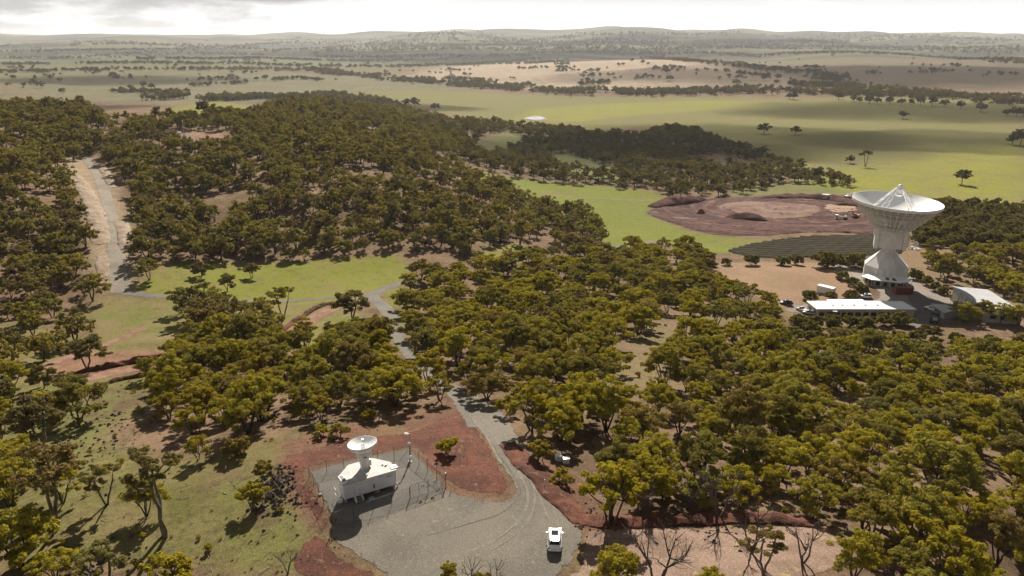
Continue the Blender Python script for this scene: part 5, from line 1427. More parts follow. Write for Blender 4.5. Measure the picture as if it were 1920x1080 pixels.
# ------------------------------------------------------------------ single trees one can point to
TR = 'trees standing clear of the woods'
for px, py, h, k, lab in [
 (838, 851, 3.1, 'bush', 'small round tree alone on the red earth between fence and access road'),
 (475, 950, 3.8, 'bush', 'bright round bush throwing a long shadow down the grassy slope'),
 (492, 892, 2.6, 'bush', 'low dull bush above the dark boulders beside the compound'),
 (603, 818, 2.3, 'bush', 'small round tree just behind the fence, on the grassy slope side'),
 (636, 818, 2.6, 'bush', 'small round tree just behind the fence, on the floodlight pole side'),
 (692, 790, 2.4, 'bush', 'small round bush in the litter straight behind the small dish'),
 (447, 852, 3.6, 'bush', 'round yellow-green bush at the lower edge of the tree clump above the slope'),
 (372, 862, 4.4, 'fresh', 'broad yellow-green tree at the lower corner of the clump above the slope'),
 (1013, 862, 3.6, 'bush', 'green bush at the foot of the woods beside the red bank'),
 (1055, 905, 2.6, 'bush', 'low olive bush just below the two white lidded boxes'),
 (1120, 775, 3.0, 'bush', 'small fresh green tree by the sandy gap in the woodland'),
 (1145, 985, 9.5, 'fresh', 'large open yellow-green tree behind the white wagon, at the corner of the red bank'),
 (840, 1092, 2.6, 'bush', 'small tree rising at the bottom edge of the gravel yard'),
 (905, 1100, 2.0, 'bush', 'low bush at the bottom edge of the yard amid bare twigs'),
 (1150, 1105, 5.4, 'fresh', 'slender young tree at the bottom edge of the sandy clearing beside the wagon'),
 (1330, 1120, 4.6, 'fresh', 'round tree at the bottom edge of the sandy clearing'),
 (1430, 1075, 7.0, 'open', 'open-branched tree standing in front of the sandy clearing'),
 (1240, 1000 - 60, 4.6, 'fresh', 'young tree among bare trunks behind the red bank'),
 (1635, 1015, 7.6, 'fresh', 'broad yellow-green tree past the end of the sandy clearing'),
 (1705, 1050, 8.0, 'fresh', 'large yellow-green tree second past the end of the sandy clearing'),
 (1790, 1005, 7.8, 'fresh', 'tall yellow-green tree standing over the dense corner of mallee'),
 (1600, 1085, 6.8, 'mallee', 'olive tree at the bottom edge just past the sandy clearing'),
 (1770, 1095, 7.6, 'fresh', 'yellow-green tree at the bottom edge in the dense corner of mallee'),
 (1868, 1062, 8.2, 'mallee', 'big olive tree in the bottom corner of the dense mallee'),
 (660, 600, 9.5, 'gum', 'tall dark gum at the fork where the access road meets the valley road'),
 (668, 668, 8.5, 'mallee', 'dense broad gum between the access road and the red track'),
 (533, 598, 10.5, 'open', 'tall thin gum with a bare leaning trunk in front of the valley road'),
 (378, 520, 6.5, 'gum', 'first gum on the green clearing below the hill road'),
 (427, 547, 6.2, 'gum', 'round gum in the middle of the green clearing'),
 (473, 520, 5.8, 'gum', 'round gum at the upper edge of the green clearing'),
 (340, 585, 8.8, 'gum', 'dense dark gum in front of the valley road below the hill road'),
 (405, 590, 8.0, 'gum', 'spreading gum beside the dense dark one in front of the valley road'),
 (280, 525, 7.5, 'gum', 'gum beside the foot of the pale hill road'),
 (165, 690, 8.8, 'gum', 'tall gum on the bare red slope below the hill road'),
 (1803, 345, 12, 'paddock', 'lone round tree on the bright green paddock beside the huge dish'),
 (1622, 312, 15, 'tall', 'tall thin tree with a bare trunk on the edge of the plain above the earthworks'),
 (1594, 306, 7, 'paddock', 'low dark tree next to the tall thin one above the earthworks'),
 (1432, 251, 13, 'paddock', 'round dark tree alone on the open plain, the one nearer the dark wood'),
 (1491, 253, 13, 'paddock', 'round dark tree alone on the open plain, the one farther from the dark wood'),
 (1692, 223, 14, 'paddock', 'small lone tree on the open plain below the row of fence-line trees'),
 (1897, 271, 13, 'paddock', 'low tree beside a taller one at the right edge of the plain'),
 (1913, 272, 19, 'paddock', 'tall dark tree at the right edge of the plain'),
 (383, 216, 13, 'paddock', 'broad tree on the small bright green rise behind the hill'),
 (763, 201, 16, 'paddock', 'first of two bare-stemmed trees on the plain behind the wooded ridge'),
 (778, 201, 17, 'paddock', 'second of two bare-stemmed trees on the plain behind the wooded ridge'),
 (817, 207, 12, 'paddock', 'small round tree on the plain just past the wooded ridge'),
]:
    plant_px(px, py, h, k, lab, *(('bush', 'bush') if k == 'bush' else ('gum_tree', 'tree')), group=TR)
# round garden shrubs of the antenna site
SG = 'garden shrubs of the antenna site'
for i, (px, py, h, lab) in enumerate([
 (1580, 524, 3.8, 'dark round shrub nearest the tower among the four beside the paddock'), (1597, 534, 3.8, 'dark round shrub second from the tower beside the paddock'),
 (1613, 549, 4.2, 'dark round shrub just behind the white wagon'), (1596, 560, 3.8, 'dark round shrub on the paddock side of the white wagon'),
 (1518, 563, 4.0, 'broad shrub behind the near end of the long building'), (1558, 563, 3.4, 'round shrub in front of the white container'),
 (1715, 524, 4.4, 'dark round shrub beside the verandah of the antenna tower'), (1738, 535, 3.8, 'dark round shrub where the paved drive widens'),
 (1752, 545, 3.6, 'round shrub along the drive before the workshop'), (1768, 552, 3.4, 'round shrub along the drive closest to the workshop'),
 (1790, 562, 2.6, 'low shrub at the corner of the workshop wall'),
 (1336, 500, 3.0, 'low pale shrub at the far corner of the bare paddock'), (1362, 497, 3.6, 'pale round shrub on the far edge of the bare paddock'), (1408, 497, 4.4, 'dull broad shrub on the far edge of the bare paddock'),
 (1466, 497, 4.6, 'green shrub on the far edge of the bare paddock, first of two joined'), (1492, 496, 4.6, 'green shrub on the far edge of the bare paddock, second of two joined'),
 (1546, 502, 7.5, 'tall round shrub at the paddock corner before the ploughed ground'), (1575, 502, 6.0, 'bushy shrub between the tall round one and the tower'), (1604, 502, 7.5, 'upright shrub closest to the antenna tower base'),
 (1498, 609, 3.9, 'first shrub of the hedge row in front of the long building'), (1528, 611, 4.1, 'second shrub of the hedge row in front of the long building'), (1560, 611, 4.1, 'third shrub of the hedge row in front of the long building'),
 (1592, 613, 4.1, 'fourth shrub of the hedge row in front of the long building'), (1622, 613, 3.7, 'fifth shrub of the hedge row in front of the long building'), (1655, 611, 3.9, 'sixth shrub of the hedge row in front of the long building'), (1688, 609, 4.4, 'last shrub of the hedge row in front of the long building'),
 (1735, 622, 2.4, 'low round shrub on the lawn strip below the bitumen drive'), (1755, 624, 2.2, 'low pale shrub on the lawn strip below the bitumen drive'),
 (1806, 602, 7.0, 'olive tree-like shrub in front of the small open shed'), (1842, 600, 7.6, 'olive tree-like shrub in front of the workshop'), (1874, 606, 7.0, 'olive tree-like shrub before the outer end of the workshop'), (1908, 610, 6.6, 'olive tree-like shrub at the right edge below the workshop'),
]):
    plant_px(px, py, h, 'shrub' if 'olive' not in lab else 'mallee', lab, 'garden_shrub', 'shrub', SG)
# bare dead trees round the sandy clearing
DM = [dead_meshes(40 + i, 6.5, 3.2) for i in range(4)]
for i, (px, py, s, lab) in enumerate([(1145, 968, 1.1, 'bare dead tree behind the red bank closest to the white wagon'), (1200, 962, .85, 'bare dead shrub behind the red bank, second along'), (1345, 972, 1.15, 'bare dead tree on the red bank in the middle of the clearing edge'),
        (1290, 955, .7, 'small bare dead tree behind the red bank'), (1410, 1035, 1.0, 'bare dead tree standing in the sandy clearing'), (1232, 1110, 1.25, 'bare forked dead tree at the bottom edge of the sandy clearing'),
        (1505, 1055, .9, 'bare grey thicket at the end of the sandy clearing'), (885, 1098, .55, 'bare twiggy shrub at the bottom edge of the gravel yard'), (930, 1100, .5, 'second bare twiggy shrub at the bottom edge of the gravel yard'),
        (540, 925 + 150, .5, 'bare twiggy shrub on the dark red patch below the compound'), (1725, 985, 1.0, 'bare leaning dead tree deep in the dense mallee')]):
    o = new_obj('dead_tree', DM[i % 4]); o.location = at(px, py); o.scale = (s, s, s); o.rotation_euler.z = i * 1.7 + .4
    tag(o, lab, 'tree', 'bare dead trees'); TAKEN.append((o.location.x, o.location.y, 1.2))

# ------------------------------------------------------------------ woods: positions by patch
CLEAR = [[tuple(at(*p)[:2]) for p in poly] for poly in (
 [(265,520),(340,492),(560,492),(740,480),(765,500),(760,522),(660,556),(560,566),(300,556),(240,548)],
 [(180,560),(330,566),(330,600),(350,630),(200,650),(150,640)],
 [(900,470),(960,457),(1005,467),(985,490),(910,490)],
 [(725,545),(765,530),(775,560),(745,610),(725,600)],
 [(1190,640),(1230,600),(1300,570),(1250,680),(1180,760),(1100,800),(1090,770),(1150,720)],
 [(1330,488),(1640,488),(1660,560),(1700,610),(1480,612),(1440,575),(1330,530)], [(1640,480),(1720,470),(1780,545),(1800,575),(1920,560),(1920,606),(1800,606),(1700,622),(1560,620)],
 [(880,335),(900,318),(980,335),(1100,350),(1215,360),(1255,372),(1212,400),(1290,436),(1640,440),(1640,482),(1320,480),(1250,462),(1155,480),(1140,440),(1108,398),(1010,368)],
 [(310,205),(400,190),(476,200),(440,214),(350,214)],
 [(885,282),(900,257),(950,247),(985,262),(965,284),(925,297)], [(1005,294),(1060,287),(1150,315),(1158,338),(1085,323)], [(1290,300),(1340,290),(1430,305),(1400,318),(1330,312)],
 [(120,310),(180,290),(215,340),(250,430),(262,450),(250,540),(195,545),(170,520),(180,430),(160,350)],
 [(290,258),(330,247),(425,246),(430,262),(405,278),(300,272)], [(445,303),(480,306),(505,330),(470,338)], [(565,352),(600,352),(628,384),(590,396)],
 [(330,655),(190,650),(0,715),(0,735),(250,705),(340,690)], [(180,800),(290,730),(330,700),(260,780),(320,830),(300,880),(420,900),(470,860),(560,840),(520,930),(600,1020),(600,1080),(430,1080),(380,980),(250,960),(160,900)],
 [(505,650),(560,600),(640,565),(650,580),(560,640)], [(600,800),(760,770),(860,745),(900,790),(960,940),(1060,1000),(900,1120),(560,1120),(500,860)])]
_BB = [(min(p[0] for p in a), max(p[0] for p in a), min(p[1] for p in a), max(p[1] for p in a), a) for a in CLEAR + AREAS]
def blocked(x, y, pad=0):
    for x0, x1, y0, y1, a in _BB:
        if x0 < x < x1 and y0 < y < y1 and point_in(a, x, y): return True
    return any((x - t[0]) ** 2 + (y - t[1]) ** 2 < (t[2] + pad) ** 2 for t in TAKEN)
GRID = {}
def free(x, y, s):
    k = 6.0; i, j = int(x // k), int(y // k)
    for a in (-1, 0, 1):
        for b in (-1, 0, 1):
            for q in GRID.get((i + a, j + b), ()):
                if (q[0] - x) ** 2 + (q[1] - y) ** 2 < s * s: return False
    GRID.setdefault((i, j), []).append((x, y)); return True
def scatter(pxpoly, spacing, n_try, keep=1.0, seed=0):
    W = [tuple(at(*p)[:2]) for p in pxpoly]; r = random.Random(seed)
    x0, x1 = min(p[0] for p in W), max(p[0] for p in W); y0, y1 = min(p[1] for p in W), max(p[1] for p in W)
    out = []
    n = int(min(n_try, (x1 - x0) * (y1 - y0) / spacing ** 2 * 3.2))
    for _ in range(n):
        x, y = r.uniform(x0, x1), r.uniform(y0, y1)
        if not point_in(W, x, y): continue
        if keep < 1 and fr(x + seed * 7, y, .035) * 1.4 + .5 > keep + r.uniform(-.12, .12): continue
        if not free(x, y, spacing * r.uniform(.85, 1.2)): continue
        if blocked(x, y): continue
        out.append((x, y))
    return out
PATCH = [   # outline, spacing, share kept, near kinds, far kind
 ('right', [(1120,790),(1190,760),(1240,690),(1320,620),(1400,598),(1480,640),(1700,660),(1930,664),(2100,800),(2000,1080),(1900,1250),(1560,1200),(1530,1060),(1570,1000),(1540,965),(1300,955),(1180,945),(1120,880)], 5.4, 1.0, ('mallee','mallee','mallee','mallee','fresh'), 'farmallee'),
 ('middle', [(760,535),(900,495),(1100,478),(1300,468),(1345,535),(1480,600),(1330,610),(1200,700),(1120,800),(1020,850),(930,770),(860,715),(790,660),(755,610)], 5.6, 1.0, ('mallee','mallee','mallee','fresh'), 'farmallee'),
 ('corner', [(270,720),(330,660),(420,645),(520,660),(620,640),(720,640),(740,690),(830,735),(850,752),(700,780),(600,795),(480,815),(400,830),(330,800),(280,760)], 4.8, 1.0, ('mallee','mallee','mallee','fresh'), 'farmallee'),
 ('road', [(330,560),(430,580),(520,590),(650,600),(700,640),(600,650),(450,650),(340,640)], 6.5, .62, ('gum','mallee'), 'fargum'),
 ('left', [(-150,480),(165,545),(190,580),(160,640),(60,690),(-100,760)], 7.6, .9, ('gum','gum','mallee'), 'fargum'),
 ('leftlow', [(-120,730),(60,725),(150,735),(170,800),(90,870),(30,960),(-120,1000)], 6.2, .72, ('mallee','mallee','gum'), 'farmallee'),
 ('bottomleft', [(-120,930),(150,900),(260,960),(370,1000),(400,1200),(-100,1300)], 6.0, .9, ('mallee','fresh','open'), 'farmallee'),
 ('hill', [(-150,200),(60,200),(200,225),(330,235),(480,215),(640,182),(720,188),(830,225),(880,262),(840,300),(880,335),(1010,378),(1105,402),(1142,462),(1100,480),(960,488),(880,480),(700,474),(560,488),(340,488),(262,500),(268,440),(215,310),(150,285),(120,320),(170,440),(165,545),(-150,480)], 5.3, .95, ('gum','gum','open'), 'fargum'),
 ('backstrip', [(870,300),(940,335),(1080,352),(1240,358),(1262,374),(1370,366),(1480,345),(1610,352),(1560,338),(1460,306),(1420,290),(1330,260),(1290,242),(1240,242),(1200,255),(1050,243),(880,228),(820,226)], 7.4, .97, ('gum',), 'fardark'),
 ('behinddish', [(1700,405),(1780,392),(1920,402),(2050,420),(2050,480),(1920,470),(1790,470),(1720,462)], 4.6, 1.0, ('gum',), 'fardark'),
 ('siteright', [(1730,475),(1800,478),(1920,472),(2060,480),(2060,600),(1925,585),(1860,540),(1800,530),(1760,535)], 5.0, .9, ('mallee','shrub','shrub'), 'farmallee'),
 ('siteverge', [(1480,618),(1700,634),(1930,640),(1930,668),(1700,664),(1480,644)], 4.8, 1.0, ('shrub','shrub','mallee'), 'shrub'),
 ('paddockedge', [(1290,470),(1335,490),(1345,535),(1440,580),(1500,600),(1400,600),(1330,560)], 5.0, .85, ('mallee','shrub'), 'farmallee'),
]
ALLT = []
for i, (nm, poly, sp, keep, near, far) in enumerate(PATCH):
    for x, y in scatter(poly, sp, 60000, keep, i + 1):
        ALLT.append((nm, x, y, math.hypot(x, y), near, far))
def in_view(x, y, z, pad=0):
    px, py = to_px((x, y, z)); return -pad <= px <= 1920 + pad and -pad <= py <= 1080 + pad
WHERE = {'right': 'in the dense woodland before the antenna site', 'middle': 'in the woodland beyond the access road', 'corner': 'in the clump above the grassy slope', 'road': 'beside the valley road',
         'left': 'on the slope beyond the red cutting', 'leftlow': 'on the slope below the red cutting', 'bottomleft': 'at the lowest part of the grassy slope', 'hill': 'on the wooded hill below the mast', 'siteright': 'behind the workshop', 'paddockedge': 'along the bare paddock',
         'backstrip': 'in the dark wood past the earthworks', 'behinddish': 'in the dark scrub behind the huge dish', 'siteverge': 'on the verge below the long building'}
NEARTO = [(on_level(690, 880, 0), 'the fenced compound'), (tuple(CARP), 'the white wagon'), (tuple(at(1060, 868)), 'the white lidded boxes'), (tuple(at(890, 770)), 'the access road bend'), (tuple(at(770, 650)), 'the shaded stretch of road'),
          (tuple(at(1350, 1030)), 'the sandy clearing'), (tuple(at(1620, 600)), 'the long building'), (tuple(at(1850, 600)), 'the workshop'), (tuple(at(300, 690)), 'the red cutting'), (tuple(at(580, 610)), 'the red track'), (tuple(at(500, 520)), 'the green clearing'),
          (tuple(at(475, 940)), 'the lone bright bush'), (tuple(at(1130, 780)), 'the sandy gap'), (tuple(at(1450, 540)), 'the bare paddock'), (tuple(at(215, 500)), 'the pale hill road'), (tuple(at(700, 555)), 'the road fork'), (tuple(at(1900, 850)), 'the right edge'), (tuple(at(1500, 800)), 'the heart of the mallee'), (tuple(at(60, 1040)), 'the bottom corner below the slope')]
near = sorted((t for t in ALLT if in_view(t[1], t[2], level_xy(t[1], t[2]) + 3, 60) and t[5] != 'fardark'), key=lambda t: t[3])
SINGLE = near[:255]
singles = set((t[1], t[2]) for t in SINGLE)
ORD = ['closest', 'second', 'third', 'fourth', 'fifth', 'sixth', 'seventh', 'eighth', 'ninth', 'tenth', 'eleventh', 'twelfth', 'thirteenth', 'fourteenth', 'fifteenth', 'sixteenth', 'seventeenth', 'eighteenth', 'nineteenth', 'twentieth', 'twenty-first', 'twenty-second', 'twenty-third', 'twenty-fourth', 'twenty-fifth', 'twenty-sixth']
_rank = {}; _todo = []
for nm, x, y, d, kinds, _ in SINGLE:
    k = RNG.choice(kinds); s = RNG.choice((RNG.uniform(.7, .95), RNG.uniform(.85, 1.15), RNG.uniform(1.05, 1.4)))
    if k == 'shrub': s *= 1.2
    dist, lm = min((math.hypot(q[0][0] - x, q[0][1] - y), q[1]) for q in NEARTO)
    size = 'tall broad' if s > 1.08 else ('small' if s < .9 else 'mid-sized')
    col = {'mallee': 'olive', 'fresh': 'yellow-green', 'gum': 'grey-green', 'open': 'thin-crowned', 'shrub': 'dull green'}[k]
    _rank.setdefault((size, col, lm), []).append((dist, len(_todo))); _todo.append((nm, x, y, k, s, size, col, lm))
_order = {}
for key, l in _rank.items():
    for n, (_, i) in enumerate(sorted(l)): _order[i] = n
for i, (nm, x, y, k, s, size, col, lm) in enumerate(_todo):
    n = _order[i]; o = ORD[min(n, 25)]
    plant('mallee_tree', 'tree', k, (x, y, level_xy(x, y)), f'{size} {col} tree, {o}' + (' such' if n == 0 else ' closest such') + f' to {lm}', 'trees ' + WHERE[nm], s)

# the rest of the woods: one mass
LIB = bpy.data.collections.new('woodland_tree_kinds')
LIBLIST = []
def lib(kind):
    ids = []
    for j, v in enumerate(KIND[kind]):
        nm = 'lib_%02d' % len(LIBLIST)
        me = v[1]
        # trunk and crown of one far tree joined into a single mesh
        b = bmesh.new(); b.from_mesh(v[0]); nf = len(b.faces); b.from_mesh(v[1])
        b.faces.ensure_lookup_table()
        for f in b.faces[nf:]: f.material_index = 1
        q = bpy.data.meshes.new(nm); b.to_mesh(q); b.free(); q.materials.append(v[0].materials[0]); q.materials.append(v[1].materials[0])
        o = bpy.data.objects.new(nm, q); LIB.objects.link(o); ids.append(len(LIBLIST)); LIBLIST.append(o)
    return ids
IDS = {k: lib(k) for k in ('fargum', 'fardark', 'farmallee', 'gum', 'mallee', 'shrub', 'bush', 'tussock')}
def mass(name, label, pts, idx, rot, scl, cat='woodland'):
    me = bpy.data.meshes.new(name); me.from_pydata(pts, [], [])
    a = me.attributes.new('pick', 'INT', 'POINT'); a.data.foreach_set('value', idx)
    a = me.attributes.new('turn', 'FLOAT_VECTOR', 'POINT'); a.data.foreach_set('vector', np.array([(0, 0, r) for r in rot]).ravel())
    a = me.attributes.new('size', 'FLOAT_VECTOR', 'POINT'); a.data.foreach_set('vector', np.array(scl).ravel())
    o = new_obj(name, me)
    g = bpy.data.node_groups.new(name + '_nodes', 'GeometryNodeTree')
    g.interface.new_socket('Geometry', in_out='INPUT', socket_type='NodeSocketGeometry'); g.interface.new_socket('Geometry', in_out='OUTPUT', socket_type='NodeSocketGeometry')
    gi, go = g.nodes.new('NodeGroupInput'), g.nodes.new('NodeGroupOutput')
    ci = g.nodes.new('GeometryNodeCollectionInfo'); ci.inputs['Collection'].default_value = LIB; ci.inputs['Separate Children'].default_value = True; ci.inputs['Reset Children'].default_value = True
    ip = g.nodes.new('GeometryNodeInstanceOnPoints'); ip.inputs['Pick Instance'].default_value = True
    def named(nm, ty):
        n = g.nodes.new('GeometryNodeInputNamedAttribute'); n.data_type = ty; n.inputs['Name'].default_value = nm; return n.outputs['Attribute']
    e2r = g.nodes.new('FunctionNodeEulerToRotation')
    L = g.links
    L.new(gi.outputs[0], ip.inputs['Points']); L.new(ci.outputs[0], ip.inputs['Instance']); L.new(named('pick', 'INT'), ip.inputs['Instance Index'])
    L.new(named('turn', 'FLOAT_VECTOR'), e2r.inputs[0]); L.new(e2r.outputs[0], ip.inputs['Rotation']); L.new(named('size', 'FLOAT_VECTOR'), ip.inputs['Scale'])
    L.new(ip.outputs[0], go.inputs[0])
    md = o.modifiers.new('scatter', 'NODES'); md.node_group = g
    return tag(o, label, cat, kind='stuff')
def build_mass(name, label, items, cat='woodland'):
    """items: (x, y, kind, scale)"""
    pts, idx, rot, scl = [], [], [], []
    Z = H([i[0] for i in items], [i[1] for i in items])
    for (x, y, k, s), z in zip(items, Z):
        pts.append((x, y, z)); idx.append(RNG.choice(IDS[k])); rot.append(RNG.uniform(0, 6.28)); scl.append((s, s, s * RNG.uniform(.88, 1.12)))
    return mass(name, label, pts, idx, rot, scl, cat)
items = []
for nm, x, y, d, kinds, far in ALLT:
    if (x, y) in singles: continue
    k = far if d > 190 else {'farmallee': 'mallee', 'fargum': 'gum'}.get(far, far)
    items.append((x, y, k, RNG.choice((RNG.uniform(.6, .95), RNG.uniform(.85, 1.2), RNG.uniform(1.0, 1.4)))))
build_mass('woodland', 'dense olive eucalypt woodland covering the hill and valley', items)

# ------------------------------------------------------------------ trees of the plain
FT = 'paddock trees far out on the plain'
rows = []
FENCE_LINE = [(1572,187),(1600,190),(1612,193),(1630,194),(1645,195),(1667,195),(1690,196),(1707,197),(1725,198),(1747,199),(1770,200),(1800,204),(1838,210),(1888,217),(1905,218),(1918,219)]
for i, (px, py) in enumerate(FENCE_LINE):
    plant_px(px, py, RNG.uniform(11, 17), 'paddock', f'{ORD[i]} dark tree in the fence-line row across the plain, from its lone-tree end'.replace('closest', 'first'), 'paddock_tree', group='trees along the plain fence line')
LONE = [(62,158),(78,165),(112,154),(118,176),(25,150),(352,184),(345,186),(398,186),(436,146),(430,147),(482,151),(498,150),(212,145),(270,164),(245,170),(285,168),(330,126),(516,118),(553,121),(560,124),(575,125),(582,124),(622,122),(634,123),(690,122),(720,120),
        (1255,152),(1252,138),(1246,127),(1380,160),(1455,158),(1458,150),(1500,160),(1205,121),(1160,124),(1168,123),(1215,122),(1342,136),(1362,138),(1480,186),(1488,187),(1185,116),(1432,150),(870,115),(905,112),(945,118)]
def lone_label(i):
    px, py = LONE[i]; side = 'pale plain behind the wooded hill' if px < 900 else 'pinkish tan rise beyond the plain'
    grp = [q for q in LONE if (q[0] < 900) == (px < 900)]
    n = sorted(grp).index((px, py)); m = len(grp)
    if n < 20: return f'{ORD[n]} scattered tree on the {side}, counted from its left end'.replace('closest', 'first')
    return f'{ORD[m - 1 - n]} scattered tree on the {side}, counted from its right end'.replace('closest', 'first')
for i, (px, py) in enumerate(LONE):
    if px < 900: side = 'pale plain behind the wooded hill'
    else: side = 'pinkish tan rise beyond the plain'
    plant_px(px, py, RNG.uniform(11, 17), 'paddock', lone_label(i), 'paddock_tree', group='scattered trees on the ' + side)
far_items = []
def belt(line, width, spacing, k='fardark', s=(1.0, 1.7), seed=0, dens=1.0):
    r = random.Random(seed); P = [np.array(at(*p)[:2]) for p in line]
    for a, b in zip(P[:-1], P[1:]):
        L = np.hypot(*(b - a)); w = width
        n = int(L * w / spacing ** 2 * dens); d = (b - a) / (L + 1e-9); nr = np.array((-d[1], d[0]))
        for _ in range(n):
            q = a + (b - a) * r.random() + nr * r.gauss(0, w * .33)
            if fr(q[0], q[1], .012) < -.25 + r.uniform(-.15, .15): continue
            far_items.append((q[0], q[1], k, r.uniform(*s)))
belt([(0,137),(120,133),(260,131),(400,131),(520,131),(640,134)], 60, 13, seed=1)
belt([(430,118),(520,124),(640,126),(760,126),(860,123),(930,118),(1000,110)], 70, 16, seed=2)
belt([(600,136),(700,146),(760,152),(850,160),(960,168),(1060,174)], 70, 11, seed=3)
belt([(1060,173),(1150,176),(1250,176),(1350,172),(1480,172),(1600,176),(1720,182),(1920,195)], 110, 11, seed=4)
belt([(1480,160),(1560,160),(1640,170),(1760,178),(1920,188)], 130, 13, seed=5)
belt([(780,150),(860,150),(935,156)], 40, 11, seed=6)
belt([(840,156),(930,160),(1000,162)], 40, 12, seed=7)
belt([(1225,107),(1300,116),(1380,124),(1450,130),(1540,140),(1570,155)], 90, 14, seed=8)
belt([(1460,100),(1560,100),(1660,102),(1780,108),(1920,120)], 150, 22, seed=9)
belt([(1085,160),(1130,158),(1160,150)], 30, 10, seed=10); belt([(1090,152),(1130,156)], 20, 10, seed=11); belt([(1380,138),(1425,142),(1440,146)], 25, 10, seed=12)
belt([(350,163),(400,160),(465,157)], 22, 10, seed=13); belt([(515,150),(560,148),(600,152)], 25, 10, seed=14)
belt([(400,190),(460,184),(560,188),(640,180)], 70, 9, seed=15); belt([(230,172),(260,175),(320,176),(330,186),(280,190)], 40, 11, seed=16)
belt([(880,122),(940,121),(1000,120),(1060,114)], 30, 12, seed=17); belt([(960,130),(1040,128),(1100,128)], 20, 12, seed=18)
belt([(0,110),(200,104),(400,100),(500,104)], 160, 30, seed=19); belt([(600,108),(800,104),(1000,104)], 200, 26, seed=20)
belt([(500,96),(700,96),(900,92),(1100,92),(1300,92),(1500,92)], 320, 34, s=(1.2, 2.2), seed=21); belt([(900,80),(1200,78),(1500,80),(1900,88)], 700, 60, s=(1.6, 2.8), seed=22)
belt([(800,72),(1100,68),(1500,72),(1900,80)], 1300, 85, s=(2, 3.4), seed=23)
belt([(200,84),(500,82),(800,80)], 700, 65, s=(1.6, 2.8), seed=24)
rr_ = random.Random(5)
for _ in range(260):                                        # scattered trees and small copses out to the ranges
    px_, py_ = rr_.uniform(-40, 1960), 76 + 105 * rr_.random() ** 1.3
    if px_ < 1000 and py_ > 165 or (1000 < px_ and py_ > 150): continue
    q_ = at(px_, py_)
    for k_ in range(rr_.choice((1, 1, 2, 5, 9, 14))):
        far_items.append((q_.x + rr_.gauss(0, 22) * (k_ > 0), q_.y + rr_.gauss(0, 22) * (k_ > 0), 'fardark', rr_.uniform(.9, 1.7)))
belt([(0,122),(150,120),(320,119),(430,122)], 60, 14, seed=31); belt([(250,112),(420,112),(600,114),(760,114)], 80, 16, seed=32); belt([(1000,100),(1150,98),(1300,100),(1450,106)], 160, 22, seed=33)
belt([(650,90),(850,86),(1050,84),(1250,84)], 420, 36, s=(1.2, 2.2), seed=34); belt([(1400,86),(1600,90),(1800,94),(1920,98)], 420, 36, s=(1.2, 2.2), seed=35); belt([(0,98),(250,94),(500,92)], 300, 36, s=(1.2, 2.0), seed=36)
build_mass('woodland', 'belts of dark trees along creeks and ridges far across the plain', far_items)

# undergrowth: tussocks and low scrub on the woodland floor, loose stones
und = []
r = random.Random(77)
for poly, n in (([(1100,760),(1300,620),(1700,640),(1930,660),(2000,1080),(1560,1100),(1300,960),(1120,940)], 700), ([(760,540),(1300,470),(1330,600),(1120,800),(900,760)], 420), ([(0,720),(330,690),(620,790),(500,860),(620,1080),(-60,1100)], 620), ([(270,700),(700,640),(850,750),(600,800),(300,800)], 200), ([(-50,480),(160,540),(200,640),(0,720)], 150)):
    W = [tuple(at(*p)[:2]) for p in poly]; x0, x1 = min(p[0] for p in W), max(p[0] for p in W); y0, y1 = min(p[1] for p in W), max(p[1] for p in W)
    c = 0
    while c < n:
        x, y = r.uniform(x0, x1), r.uniform(y0, y1); c += 1
        if point_in(W, x, y) and not any(point_in(a, x, y) for a in AREAS): und.append((x, y, r.choice(('tussock', 'tussock', 'tussock', 'tussock', 'bush')), r.uniform(.18, .5)))
build_mass('undergrowth', 'low scrub and tussocks on the woodland floor', und, 'undergrowth')
def stones(name, label, px_areas, m, seed):
    r = random.Random(seed); mb = MB()
    base = [(1, 0, 0), (-1, 0, 0), (0, 1, 0), (0, -1, 0), (0, 0, 1), (0, 0, -1)]
    F = [(0, 2, 4), (2, 1, 4), (1, 3, 4), (3, 0, 4), (2, 0, 5), (1, 2, 5), (3, 1, 5), (0, 3, 5)]
    for (px, py), rad, n, s in px_areas:
        c = at(px, py)
        for _ in range(n):
            a = r.uniform(0, 6.28); d = rad * math.sqrt(r.random()); x, y = c.x + d * math.cos(a), c.y + d * math.sin(a); k = s * r.uniform(.4, 1.5); z = level_xy(x, y)
            t = r.uniform(0, 6.28); ct, st_ = math.cos(t), math.sin(t)
            mb.add([(x + k * (u * ct - v * st_) * r.uniform(.7, 1.2), y + k * (u * st_ + v * ct) * r.uniform(.7, 1.2), z + k * (.25 + w * .65)) for u, v, w in base], F)
    return tag(mb.build(name, m), label, 'stones', kind='stuff')
M_STONE = plain('dark laterite', (.095, .075, .062), .95, 0, .5, 1.5, .1)
stones('rubble', 'dark rubble heaped along the edge of the compound and down the slope', [((512,915),3.2,90,.42),((505,945),3,60,.38),((530,885),2.2,40,.3),((555,950),3,30,.25),((180,800),7,60,.35),((160,850),6,50,.3),((120,780),6,40,.3),((200,1050),5,40,.4),((300,880),10,14,.25),((620,1045),4,25,.12),((900,830),5,25,.09),((1000,900),2,20,.1),((1180,975),8,90,.2),((1400,975),9,90,.2),((640,800),9,50,.18),((420,1000),14,20,.22)], M_STONE, 3)

